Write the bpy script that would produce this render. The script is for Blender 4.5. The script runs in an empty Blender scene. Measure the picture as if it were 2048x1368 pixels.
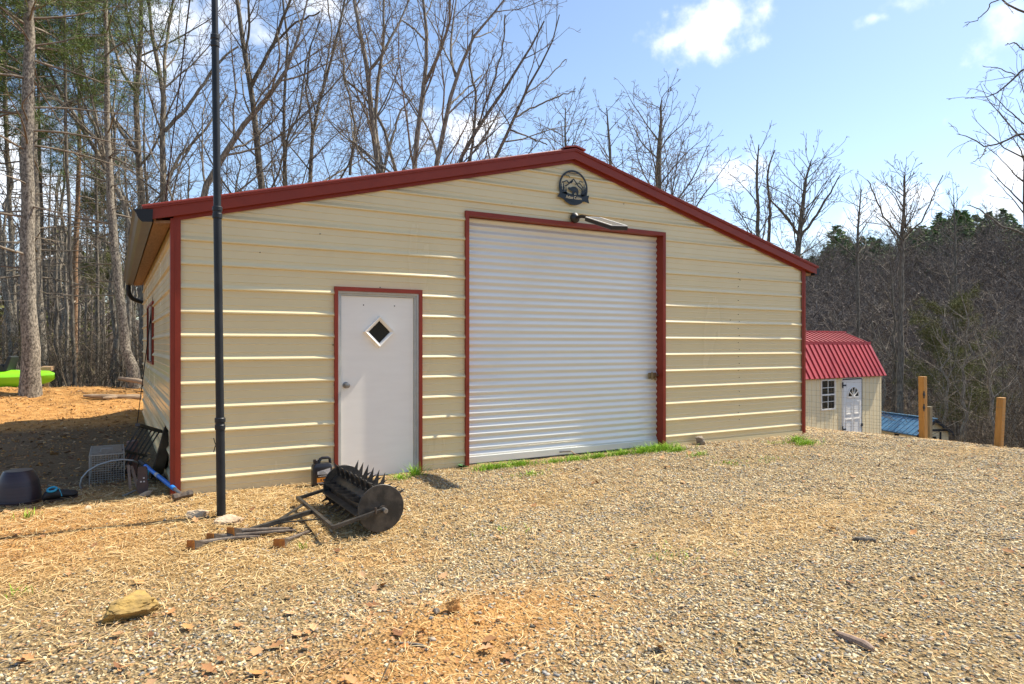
import bpy, bmesh, math, random
import numpy as np
from mathutils import Vector, noise as mnoise

random.seed(7); np.random.seed(7)
sc = bpy.context.scene
col = sc.collection
R = math.radians

# ------------------------------------------------------------------ camera
YAW = R(30.2); CY, SY = math.cos(YAW), math.sin(YAW)
CAM = (-0.476, -7.151, 1.518)
cd = bpy.data.cameras.new("camera"); cam = bpy.data.objects.new("camera", cd); col.objects.link(cam)
cam.location = CAM; cam.rotation_euler = (R(90), 0, -YAW)
cd.lens = 24; cd.sensor_width = 36; cd.shift_y = 5/2048; cd.clip_start = .05; cd.clip_end = 3000
sc.camera = cam

# ------------------------------------------------------------------ light
SUN_EL, SUN_AZ = R(54.0), R(5.5)          # azimuth measured from +X towards -Y
sdir = Vector((math.cos(SUN_EL)*math.cos(SUN_AZ), -math.cos(SUN_EL)*math.sin(SUN_AZ), math.sin(SUN_EL)))
sl = bpy.data.lights.new("sun", 'SUN'); so = bpy.data.objects.new("sun", sl); col.objects.link(so)
sl.energy = 4.6; sl.angle = R(.53); sl.color = (1.0, .92, .79)
so.rotation_euler = (-sdir).to_track_quat('-Z', 'Y').to_euler(); so.location = (30, -5, 40)
sc.view_settings.view_transform = 'Standard'; sc.view_settings.look = 'None'
sc.view_settings.exposure = .84; sc.view_settings.gamma = 1; sc.view_settings.use_curve_mapping = False
sc.cycles.max_bounces = 6; sc.cycles.transparent_max_bounces = 6; sc.cycles.caustics_reflective = False; sc.cycles.caustics_refractive = False

world = bpy.data.worlds.new("World"); sc.world = world; world.use_nodes = True
def ray(px, py):
    """direction through a photo pixel, one metre of depth long"""
    t = (px-1024)/1365; u = (689-py)/1365
    return (t*CY+SY, -t*SY+CY, u)
def at(px, py, F):
    d = ray(px, py); return Vector((CAM[0]+d[0]*F, CAM[1]+d[1]*F, CAM[2]+d[2]*F))
def on_y(px, py, Y):
    d = ray(px, py); return at(px, py, (Y-CAM[1])/d[1])
def build_world():
    nt = world.node_tree; N = nt.nodes; L = nt.links; N.clear()
    out = N.new('ShaderNodeOutputWorld'); bg = N.new('ShaderNodeBackground'); L.new(bg.outputs[0], out.inputs[0])
    sky = N.new('ShaderNodeTexSky'); sky.sky_type = 'NISHITA'; sky.sun_disc = False
    sky.sun_elevation = SUN_EL; sky.sun_rotation = math.atan2(sdir.x, sdir.y)
    sky.air_density = 1.0; sky.dust_density = .9; sky.ozone_density = 1.0; sky.altitude = 600
    tc = N.new('ShaderNodeTexCoord'); D = tc.outputs['Generated']
    nz = N.new('ShaderNodeTexNoise'); nz.inputs['Scale'].default_value = 9; nz.inputs['Detail'].default_value = 9; nz.inputs['Roughness'].default_value = .62
    L.new(D, nz.inputs['Vector'])
    nz2 = N.new('ShaderNodeTexNoise'); nz2.inputs['Scale'].default_value = 30; nz2.inputs['Detail'].default_value = 6
    L.new(D, nz2.inputs['Vector'])
    def math_(op, a, b=None, c=None, clamp=False):
        n = N.new('ShaderNodeMath'); n.operation = op; n.use_clamp = clamp
        for i, v in enumerate((a, b, c)):
            if v is None: continue
            if isinstance(v, (int, float)): n.inputs[i].default_value = v
            else: L.new(v, n.inputs[i])
        return n.outputs[0]
    def dot(vec):
        n = N.new('ShaderNodeVectorMath'); n.operation = 'DOT_PRODUCT'; L.new(D, n.inputs[0]); n.inputs[1].default_value = vec; return n.outputs['Value']
    wob = math_('ADD', math_('MULTIPLY', math_('SUBTRACT', nz.outputs[0], .5), 3.3), math_('MULTIPLY', math_('SUBTRACT', nz2.outputs[0], .5), 2.0))
    clouds = [(1400, 65, 92, 44, .9), (1450, 40, 60, 30, .9), (1350, 80, 40, 24, .9), (905, 270, 105, 50, 1), (960, 265, 75, 40, 1), (1460, 347, 62, 34, .9), (1800, 428, 90, 42, .8), (1845, 395, 50, 25, .8),
              (1755, 36, 35, 14, .6), (1800, 10, 50, 20, .5), (2025, 45, 26, 26, .6), (2040, 345, 40, 36, .9), (2010, 425, 70, 36, .9), (360, 40, 130, 70, .8),
              (300, 120, 60, 40, .6), (40, 330, 90, 90, .8), (655, 10, 70, 30, .7), (-300, 200, 200, 90, 1), (2900, 100, 120, 50, 1), (3400, -200, 200, 80, 1), (1640, -350, 260, 110, .9), (700, -420, 260, 120, .9), (130, 500, 90, 50, .7), (1590, 470, 80, 22, .7), (1000, -900, 500, 200, .9), (-900, -100, 260, 120, .9)]
    tot = None
    for (px, py, w, h, amp) in clouds:
        d = Vector(ray(px, py)).normalized(); r = d.cross(Vector((0, 0, 1))).normalized(); u = r.cross(d)
        k = 1365*math.cos(math.atan(abs(px-1024)/1365))
        a = math_('MULTIPLY', math_('SUBTRACT', dot(r), 0.0), k/w); b = math_('MULTIPLY', dot(u), k/h)
        q = math_('SQRT', math_('ADD', math_('MULTIPLY', a, a), math_('MULTIPLY', b, b)))
        front = math_('GREATER_THAN', dot(d), .3)
        v = math_('ADD', math_('SUBTRACT', 1.1, q), math_('MULTIPLY', wob, 1.0))
        mr = N.new('ShaderNodeMapRange'); mr.interpolation_type = 'SMOOTHSTEP'; L.new(v, mr.inputs[0]); mr.inputs[1].default_value = .0; mr.inputs[2].default_value = 1.35; mr.inputs[4].default_value = amp
        m = math_('MULTIPLY', mr.outputs[0], front)
        tot = m if tot is None else math_('MAXIMUM', tot, m)
    hz = math_('MULTIPLY', dot((0, 0, 1)), 2.2, clamp=True)
    mix = N.new('ShaderNodeMix'); mix.data_type = 'RGBA'; L.new(tot, mix.inputs['Factor'])
    L.new(sky.outputs[0], mix.inputs[6]); mix.inputs[7].default_value = (7.0, 7.1, 7.3, 1)
    L.new(mix.outputs[2], bg.inputs[0]); bg.inputs[1].default_value = .125
build_world()

# ------------------------------------------------------------------ helpers
OFF = {}
def setp(o, label=None, cat=None, group=None, kind=None):
    if label: o['label'] = label
    if cat: o['category'] = cat
    if group: o['group'] = group
    if kind: o['kind'] = kind
    return o
def thing(name, label, cat, loc, group=None):
    o = bpy.data.objects.new(name, None); col.objects.link(o); o.location = loc; o.empty_display_size = .2
    OFF[o.name] = Vector(loc); return setp(o, label, cat, group)
def np_mesh(name, V, Q, material, parent=None, smooth=False, loc=None, tris=False):
    """V (n,3) in world metres, Q (m,4) or (m,3) indices"""
    V = np.asarray(V, dtype=np.float32); Q = np.asarray(Q, dtype=np.int32)
    off = OFF[parent.name] if parent else Vector(loc or (0, 0, 0))
    V = V-np.array(off, dtype=np.float32)
    me = bpy.data.meshes.new(name); k = Q.shape[1]
    me.vertices.add(len(V)); me.vertices.foreach_set('co', V.ravel())
    me.loops.add(Q.size); me.loops.foreach_set('vertex_index', Q.ravel())
    me.polygons.add(len(Q)); me.polygons.foreach_set('loop_start', np.arange(0, Q.size, k, dtype=np.int32))
    me.polygons.foreach_set('loop_total', np.full(len(Q), k, dtype=np.int32))
    if smooth: me.polygons.foreach_set('use_smooth', np.ones(len(Q), dtype=bool))
    me.update(); me.validate()
    me.materials.append(material)
    o = bpy.data.objects.new(name, me); col.objects.link(o)
    if parent: o.parent = parent
    else: o.location = off
    OFF[o.name] = Vector(off); return o
class MB:
    def __init__(s): s.v = []; s.f = []
    def add(s, vs, fs):
        n = len(s.v); s.v += [tuple(v) for v in vs]; s.f += [tuple(i+n for i in f) for f in fs]; return s
    def hexa(s, p):   # 8 points: bottom 0-3 ring, top 4-7 ring
        return s.add(p, [(3, 2, 1, 0), (4, 5, 6, 7), (0, 1, 5, 4), (1, 2, 6, 5), (2, 3, 7, 6), (3, 0, 4, 7)])
    def box(s, x0, x1, y0, y1, z0, z1):
        return s.hexa([(x0, y0, z0), (x1, y0, z0), (x1, y1, z0), (x0, y1, z0), (x0, y0, z1), (x1, y0, z1), (x1, y1, z1), (x0, y1, z1)])
    def bar(s, a, b, w, h, up=(0, 0, 1)):
        a = Vector(a); b = Vector(b); d = (b-a).normalized(); u = Vector(up)
        r = d.cross(u)
        if r.length < 1e-4: r = d.cross(Vector((1, 0, 0)))
        r.normalize(); t = r.cross(d)
        q = [(-1, -1), (1, -1), (1, 1), (-1, 1)]
        return s.hexa([a+r*x*w/2+t*y*h/2 for x, y in q]+[b+r*x*w/2+t*y*h/2 for x, y in q])
    def tube(s, pts, rad, k=8, cap=True):
        pts = [Vector(p) for p in pts]; n = len(pts); rad = rad if isinstance(rad, (list, tuple)) else [rad]*n
        ref = None; vs = []
        for i in range(n):
            t = (pts[min(i+1, n-1)]-pts[max(i-1, 0)]).normalized()
            if ref is None: ref = Vector((0, 0, 1)) if abs(t.z) < .9 else Vector((1, 0, 0))
            u = t.cross(ref).normalized(); v = t.cross(u); ref = u.cross(t) if abs(t.dot(ref)) > .95 else ref
            for j in range(k):
                a = 2*math.pi*j/k; vs.append(pts[i]+(u*math.cos(a)+v*math.sin(a))*rad[i])
        fs = [(i*k+j, i*k+(j+1) % k, (i+1)*k+(j+1) % k, (i+1)*k+j) for i in range(n-1) for j in range(k)]
        if cap: fs += [tuple(range(k-1, -1, -1)), tuple((n-1)*k+j for j in range(k))]
        return s.add(vs, fs)
    def lathe(s, prof, c, k=24, axis='Z'):
        vs = []
        for r, h in prof:
            for j in range(k):
                a = 2*math.pi*j/k; x, y = r*math.cos(a), r*math.sin(a)
                vs.append({'Z': (c[0]+x, c[1]+y, c[2]+h), 'Y': (c[0]+x, c[1]+h, c[2]+y), 'X': (c[0]+h, c[1]+x, c[2]+y)}[axis])
        n = len(prof); fs = [(i*k+j, i*k+(j+1) % k, (i+1)*k+(j+1) % k, (i+1)*k+j) for i in range(n-1) for j in range(k)]
        fs += [tuple(range(k-1, -1, -1)), tuple((n-1)*k+j for j in range(k))]
        return s.add(vs, fs)
    def prism(s, poly, o, u, v, t):
        """2-D polygon in the plane o,u,v pushed along t"""
        o, u, v, t = Vector(o), Vector(u), Vector(v), Vector(t); n = len(poly)
        a = [o+u*p[0]+v*p[1] for p in poly]
        return s.add(a+[p+t for p in a], [tuple(range(n-1, -1, -1)), tuple(range(n, 2*n))]+[(i, (i+1) % n, n+(i+1) % n, n+i) for i in range(n)])
    def build(s, name, material, parent=None, smooth=False, loc=None, bevel=0, recalc=True):
        off = OFF[parent.name] if parent else Vector(loc or (0, 0, 0))
        me = bpy.data.meshes.new(name); me.from_pydata([Vector(v)-off for v in s.v], [], s.f)
        if recalc:
            bm = bmesh.new(); bm.from_mesh(me); bmesh.ops.recalc_face_normals(bm, faces=bm.faces); bm.to_mesh(me); bm.free()
        if smooth:
            for p in me.polygons: p.use_smooth = True
            me.set_sharp_from_angle(angle=R(35))
        me.materials.append(material)
        o = bpy.data.objects.new(name, me); col.objects.link(o)
        if parent: o.parent = parent
        else: o.location = off
        OFF[o.name] = Vector(off)
        if bevel:
            m = o.modifiers.new('bevel', 'BEVEL'); m.width = bevel; m.segments = 2; m.limit_method = 'ANGLE'
        return o

# ------------------------------------------------------------------ materials
def mat(name, c, rough=.6, metal=0, c2=None, scale=8, detail=6, bump=0, bscale=60, spec=.5, stretch=None, lo=.35, hi=.65, rvar=0):
    m = bpy.data.materials.new(name); m.use_nodes = True; nt = m.node_tree; N, L = nt.nodes, nt.links
    b = N['Principled BSDF']; b.inputs['Roughness'].default_value = rough; b.inputs['Metallic'].default_value = metal
    b.inputs['Specular IOR Level'].default_value = spec; b.inputs['Base Color'].default_value = (*c, 1)
    tc = N.new('ShaderNodeTexCoord'); vec = tc.outputs['Object']
    if stretch:
        mp = N.new('ShaderNodeMapping'); mp.inputs['Scale'].default_value = stretch; L.new(vec, mp.inputs[0]); vec = mp.outputs[0]
    if c2 or rvar:
        nz = N.new('ShaderNodeTexNoise'); nz.inputs['Scale'].default_value = scale; nz.inputs['Detail'].default_value = detail; nz.inputs['Roughness'].default_value = .6; L.new(vec, nz.inputs[0])
        if c2:
            cr = N.new('ShaderNodeValToRGB'); cr.color_ramp.elements[0].position = lo; cr.color_ramp.elements[1].position = hi
            cr.color_ramp.elements[0].color = (*c, 1); cr.color_ramp.elements[1].color = (*c2, 1)
            L.new(nz.outputs[0], cr.inputs[0]); L.new(cr.outputs[0], b.inputs['Base Color'])
        if rvar:
            mr = N.new('ShaderNodeMapRange'); mr.inputs[1].default_value = .3; mr.inputs[2].default_value = .7; mr.inputs[3].default_value = rough-rvar; mr.inputs[4].default_value = rough+rvar
            L.new(nz.outputs[0], mr.inputs[0]); L.new(mr.outputs[0], b.inputs['Roughness'])
    if bump:
        n2 = N.new('ShaderNodeTexNoise'); n2.inputs['Scale'].default_value = bscale; n2.inputs['Detail'].default_value = 5; L.new(vec, n2.inputs[0])
        bp = N.new('ShaderNodeBump'); bp.inputs['Strength'].default_value = bump; bp.inputs['Distance'].default_value = .01; L.new(n2.outputs[0], bp.inputs['Height']); L.new(bp.outputs[0], b.inputs['Normal'])
    return m
def island_mat(name, stops, rough=.85, bump=0):
    """one random colour per loose piece"""
    m = bpy.data.materials.new(name); m.use_nodes = True; nt = m.node_tree; N, L = nt.nodes, nt.links
    b = N['Principled BSDF']; b.inputs['Roughness'].default_value = rough; b.inputs['Specular IOR Level'].default_value = .25
    g = N.new('ShaderNodeNewGeometry'); cr = N.new('ShaderNodeValToRGB'); e = cr.color_ramp.elements
    e[0].position = stops[0][0]; e[0].color = (*stops[0][1], 1); e[1].position = stops[-1][0]; e[1].color = (*stops[-1][1], 1)
    for p, c in stops[1:-1]:
        x = e.new(p); x.color = (*c, 1)
    L.new(g.outputs['Random Per Island'], cr.inputs[0])
    nz = N.new('ShaderNodeTexNoise'); nz.inputs['Scale'].default_value = 120; nz.inputs['Detail'].default_value = 3
    tc = N.new('ShaderNodeTexCoord'); L.new(tc.outputs['Object'], nz.inputs[0])
    mr = N.new('ShaderNodeMapRange'); mr.inputs[3].default_value = .72; mr.inputs[4].default_value = 1.25; L.new(nz.outputs[0], mr.inputs[0])
    mx = N.new('ShaderNodeMix'); mx.data_type = 'RGBA'; mx.blend_type = 'MULTIPLY'; mx.inputs['Factor'].default_value = 1
    L.new(cr.outputs[0], mx.inputs[6]); L.new(mr.outputs[0], mx.inputs[7]); L.new(mx.outputs[2], b.inputs['Base Color'])
    return m
M = {}
M['siding'] = mat('beige painted steel', (.77, .645, .375), .24, 0, (.735, .61, .35), 1.3, 5, spec=.5, lo=.3, hi=.7, rvar=.05, stretch=(1, 1, .25))
M['red'] = mat('red painted steel', (.27, .040, .020), .45, 0, (.235, .035, .018), 5, 5, spec=.28)
M['roof'] = mat('red roof steel', (.31, .040, .02), .42, 0, (.27, .036, .018), 2, 5)
M['shed_roof'] = mat('crimson roof steel', (.40, .032, .038), .5, 0, (.31, .026, .034), 1.2, 5)
M['shutter'] = mat('pale galvanised steel', (.80, .795, .72), .22, .15)
M['white'] = mat('white door paint', (.93, .875, .765), .5, 0, (.90, .845, .735), 3, 6, bump=.08, bscale=90, stretch=(1, 1, 5))
M['frame'] = mat('galvanised door frame', (.56, .56, .52), .42, .1, (.47, .47, .43), 6)
M['glass'] = mat('dark window glass', (.012, .016, .014), .06, 0, spec=.8)
M['brass'] = mat('tarnished brass', (.35, .28, .16), .3, .9)
M['steel'] = mat('dull steel', (.35, .34, .32), .4, .8, (.2, .19, .17), 20)
M['zinc'] = mat('zinc wire', (.42, .42, .40), .45, .6)
M['wire'] = mat('weathered fence wire', (.20, .19, .17), .6, .4)
M['cable'] = mat('black cable', (.02, .02, .02), .6)
M['gutter'] = mat('dark bronze gutter', (.09, .07, .05), .32, 0, (.12, .095, .07), 3)
M['gutter_black'] = mat('black gutter', (.010, .012, .015), .5, spec=.3)
M['soffit'] = mat('eave timber', (.36, .20, .10), .7, 0, (.25, .135, .065), 5, 8, bump=.1, stretch=(9, 1, 9))
M['mast'] = mat('black mast paint', (.012, .014, .017), .45, 0, (.022, .024, .026), 9, spec=.35)
M['sign'] = mat('black plasma-cut steel', (.010, .014, .017), .45)
M['lampblack'] = mat('black lamp housing', (.018, .018, .019), .4)
M['lampgrey'] = mat('pale lamp panel', (.5, .48, .45), .35, 0, (.42, .41, .39), 30)
M['solar'] = mat('glossy solar cells', (.16, .155, .15), .18, 0, spec=.8)
M['iron'] = mat('black roller paint with rust and dust', (.030, .028, .025), .45, .2, (.115, .098, .078), 11, 8, bump=.12, bscale=70, lo=.42, hi=.8)
M['rust'] = mat('rusty iron', (.075, .052, .038), .6, .5, (.15, .125, .10), 14, 8, bump=.2)
M['rust_end'] = mat('orange rust face', (.52, .21, .035), .85, .0, (.36, .12, .03), 40)
M['jug'] = mat('black jug plastic', (.016, .015, .017), .32)
M['paper'] = mat('off white paper label', (.62, .60, .56), .6, 0, (.45, .44, .42), 60)
M['orange'] = mat('orange paper label', (.80, .30, .02), .55, 0, (.66, .22, .02), 50)
M['ink'] = mat('dark print', (.03, .025, .02), .6)
M['pot'] = mat('dark purple glaze', (.024, .016, .021), .35, 0, (.045, .028, .032), 5, bump=.15, bscale=40, stretch=(.3, .3, 8))
M['blue'] = mat('blue handle grip', (.015, .16, .62), .4, 0, (.03, .24, .75), 8)
M['rubber'] = mat('black rubber', (.014, .014, .015), .6)
M['cyan'] = mat('cyan rubber', (.03, .32, .46), .5)
M['shoe_brown'] = mat('brown rubber sole', (.075, .045, .035), .6, 0, (.05, .03, .025), 20)
M['plastic'] = mat('dusty black plastic', (.026, .023, .020), .6, 0, (.075, .062, .048), 7)
M['brick'] = mat('reddish brown block', (.20, .10, .075), .9, 0, (.28, .17, .13), 12, bump=.3)
M['wood_grey'] = mat('weathered wood', (.22, .15, .11), .85, 0, (.33, .24, .18), 6, 8, bump=.2, stretch=(8, 8, 1))
M['post'] = mat('treated pine post', (.52, .26, .065), .7, 0, (.40, .19, .045), 5, 9, bump=.1, stretch=(9, 9, .8))
M['post_old'] = mat('greyed post', (.25, .20, .11), .8, 0, (.18, .15, .09), 5, 9, bump=.1, stretch=(9, 9, .8))
M['kayak'] = mat('lime kayak plastic', (.27, .72, .02), .32, 0, (.24, .66, .02), 2)
M['seat'] = mat('black kayak seat', (.022, .027, .025), .6)
M['lumber'] = mat('raw board', (.55, .36, .19), .7, 0, (.46, .29, .14), 6, stretch=(1, 9, 9))
M['cream'] = mat('cream shed siding', (.97, .80, .48), .55, 0, (.94, .76, .45), 1.2, 5)
M['shed_white'] = mat('white shed door', (.93, .88, .78), .5, 0, (.88, .83, .74), 3)
M['blue_roof'] = mat('blue steel roof', (.05, .15, .26), .4, 0, (.10, .24, .38), 1.5, 5)
M['coop_trim'] = mat('dark coop trim', (.018, .022, .03), .6)
M['red_stain'] = mat('dark red coop wall', (.07, .025, .02), .7)
def bark(name, a, b, st=(7, 7, 1.4), sc_=4):
    return mat(name, a, .95, 0, b, sc_, 8, bump=.5, bscale=12, spec=.15, stretch=st, lo=.38, hi=.66)
M['bark'] = bark('grey brown bark', (.12, .103, .083), (.42, .37, .29))
M['bark_dark'] = bark('dark bark', (.085, .073, .06), (.29, .255, .20))
M['bark_pine'] = bark('pale pine bark', (.095, .080, .062), (.42, .37, .29), (5, 5, 3), 6)
M['bark_red'] = bark('reddish pine bark', (.20, .11, .06), (.38, .25, .15), (6, 6, 2))
M['twig'] = mat('twig bark', (.14, .115, .088), .9, 0, (.30, .25, .19), 1.5, spec=.15)
M['twig_dark'] = mat('far twig bark', (.13, .10, .078), .9, 0, (.24, .195, .15), 1, spec=.1)
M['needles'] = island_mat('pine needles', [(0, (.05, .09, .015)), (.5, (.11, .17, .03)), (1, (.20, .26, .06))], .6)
M['needles_far'] = island_mat('distant needles', [(0, (.10, .17, .07)), (.6, (.17, .26, .10)), (1, (.26, .34, .13))], .7)  # greens lightened too, distance haze mixed into the colour
M['hemlock'] = island_mat('olive evergreen sprays', [(0, (.07, .08, .02)), (.6, (.14, .145, .04)), (1, (.21, .20, .07))], .7)
M['brush'] = island_mat('dry brush stems', [(0, (.06, .045, .03)), (.5, (.14, .105, .07)), (.85, (.22, .17, .115)), (1, (.13, .13, .06))], .9)
M['far_wood'] = island_mat('grey twig mass', [(0, (.085, .070, .064)), (.5, (.165, .135, .115)), (.88, (.26, .215, .17)), (1, (.38, .32, .25))], .95)  # twig colours lightened to stand in for haze over the far hill
M['gravel'] = island_mat('crushed stone', [(0, (.09, .078, .06)), (.15, (.23, .205, .155)), (.31, (.40, .345, .24)), (.46, (.58, .48, .29)), (.62, (.72, .61, .39)), (.74, (.55, .41, .20)), (.85, (.38, .24, .11)), (.93, (.40, .38, .34)), (1, (.19, .185, .175))], .85)
M['straw'] = island_mat('dry straw', [(0, (.34, .19, .06)), (.4, (.66, .46, .20)), (.75, (.80, .62, .33)), (1, (.55, .35, .15))], .75)
M['leaf'] = island_mat('dry oak leaves', [(0, (.20, .09, .04)), (.4, (.42, .22, .09)), (.75, (.58, .36, .19)), (1, (.50, .22, .07))], .8)
M['crumb'] = island_mat('orange clay crumbs', [(0, (.28, .13, .04)), (.4, (.46, .235, .07)), (.75, (.58, .32, .11)), (1, (.64, .42, .20))], .95)
M['litter'] = island_mat('bark and leaf crumbs', [(0, (.11, .055, .03)), (.45, (.26, .14, .06)), (.8, (.45, .27, .12)), (1, (.55, .40, .24))], .9)
M['grass'] = island_mat('fresh grass', [(0, (.14, .30, .015)), (.5, (.29, .50, .03)), (1, (.42, .60, .06))], .6)
M['weed'] = island_mat('weed leaves', [(0, (.03, .10, .03)), (1, (.08, .18, .06))], .6)
M['rock_y'] = mat('yellow ochre rock', (.40, .26, .075), .9, 0, (.17, .115, .05), 11, 9, bump=.6, bscale=24, lo=.4, hi=.75)
M['rock_p'] = mat('pale sandstone', (.60, .48, .33), .9, 0, (.45, .32, .19), 6, 8, bump=.5, bscale=30)
M['rock_g'] = mat('grey fieldstone', (.16, .14, .12), .9, 0, (.36, .29, .20), 6, 8, bump=.5, bscale=20)
M['clay'] = mat('orange clay lump', (.48, .25, .08), .95, 0, (.36, .17, .05), 10, 8, bump=.6, bscale=30)
M['log'] = mat('bleached log', (.42, .31, .20), .9, 0, (.30, .21, .13), 6, 8, bump=.3, stretch=(1, 6, 6))

# ------------------------------------------------------------------ terrain
def sstep(a, b, x):
    t = np.clip((x-a)/(b-a), 0, 1); return t*t*(3-2*t)
_ph = np.random.RandomState(3).uniform(0, 6.28, (12, 3)); _dr = np.random.RandomState(4).uniform(0, 6.28, 12)
def bumps(x, y, s):
    z = 0
    for i in range(12):
        a = _dr[i]; k = s*(1.0+.37*i)
        z = z+np.sin((x*math.cos(a)+y*math.sin(a))*k+_ph[i, 0]+1.7*np.sin((x*math.sin(a)-y*math.cos(a))*k*.43+_ph[i, 1]))/(1+.5*i)
    return z/3
def H(x, y):
    x = np.asarray(x, dtype=float); y = np.asarray(y, dtype=float)
    D = np.hypot(x+.5, y+7.2)
    z = .09*sstep(-2.4, -.2, y)*sstep(11, 8.6, x)
    d = np.maximum(x-10.3+.12*np.maximum(y, -3), 0); drop = .25*(np.sqrt(d*d+1.0)-1.0); drop = 9.5*np.tanh(drop/9.5)
    z = z-drop
    w = sstep(4.5, -1.8, x)
    bump = np.where(y < 11.2, np.exp(-((y-11.2)/1.9)**2), 1.0)
    z = z+.45*w*bump-.40*w*sstep(11.8, 17, y)
    z = z-np.clip(y-14, 0, 60)*.03*sstep(9, 4, x)
    ang = np.arctan2(x+.5, y+7.2)                      # 0 = +Y, grows to +X
    hm = 9+15*sstep(R(25), R(62), ang)
    hill = sstep(48, 150, D)*hm*(1+.05*np.sin(ang*17+1)+.04*np.sin(ang*41))
    z = z+hill
    near = sstep(30, 12, D)
    z = z+near*(.012*bumps(x, y, 1.7)+.006*bumps(x+9, y-4, 6.5))*1.4
    z = z+(1-near)*.25*bumps(x, y, .25)
    clod = sstep(1.0, -1.5, x)*sstep(7.5, 9.5, y)*sstep(40, 20, D)
    z = z+clod*(.05*bumps(x, y, 3.1)+.03*bumps(x-3, y+5, 8.0))
    z = z+.07*np.exp(-(((x-1.15)/.75)**2+((y+3.75)/.35)**2))+.05*np.exp(-(((x+.15)/.5)**2+((y-8.0)/.5)**2))*3
    return z
def gz(x, y): return float(H(x, y))
def ground_at(px, py, tmax=400):
    d = ray(px, py); t = 2.0
    while t < tmax:
        x, y, z = CAM[0]+d[0]*t, CAM[1]+d[1]*t, CAM[2]+d[2]*t
        if z <= gz(x, y): break
        t += .01+.002*t
    return Vector((x, y, gz(x, y)))
def soft_noise(x, y, s, seed):
    r = np.random.RandomState(seed); z = 0
    for i in range(9):
        a = r.uniform(0, 6.28); k = s*(.7+.45*i); z = z+np.sin((x*math.cos(a)+y*math.sin(a))*k+r.uniform(0, 6.28)+1.9*np.sin((y*math.cos(a)-x*math.sin(a))*k*.6+r.uniform(0, 6.28)))/(1+.35*i)
    return z/3.2
def covers(x, y):
    D = np.hypot(x+.5, y+7.2); n = soft_noise(x, y, 1.1, 11); n2 = soft_noise(x, y, .8, 12)
    litter = np.clip(sstep(11.6, 13.5, x+.4*n)+sstep(12.0, 14.5, y+.5*n)+sstep(24, 30, D)+sstep(-7, -10, x), 0, 1)
    litter = np.clip(litter+.62*sstep(.4, 1.1, y+.3*n)*sstep(7.4, 6.2, y+.2*n)*sstep(.5, 0, x)*sstep(-3.6, -2.6, x+.3*n2), 0, 1)  # leaf litter beside the garage; its mask also paints the cast shadow darker
    litter = np.where((x > 9) & (x < 30) & (y < 9) & (D < 22), litter*.75, litter)
    clay = np.clip(sstep(6.0, 8.0, y)*sstep(2, 0, x)+sstep(.5, -1.3, x+.45*n)*sstep(-2.3, -.9, y)*.85+.75*sstep(.35, .8, n2)*sstep(4.5, 1.0, x)
                   + .9*np.exp(-(((x-1.25)/.8)**2+((y+3.9)/.4)**2))+.8*np.exp(-(((x-.4)/.7)**2+((y+4.4)/.35)**2)), 0, 1)*(1-litter)
    straw = np.clip(sstep(3.4, .8, x+.7*n-.25*y)*sstep(-3.4, -1.6, y+.4*n2)*sstep(1.2, .2, y)+.8*np.exp(-(((x-4.6)/1.6)**2+((y+3.3)/.5)**2))+.6*np.exp(-(((x-3.2)/1.2)**2+((y+1.6)/.45)**2))+.4*sstep(.4, .9, n), 0, 1)*(1-litter)*(1-.6*clay)
    return clay, straw, litter

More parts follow.
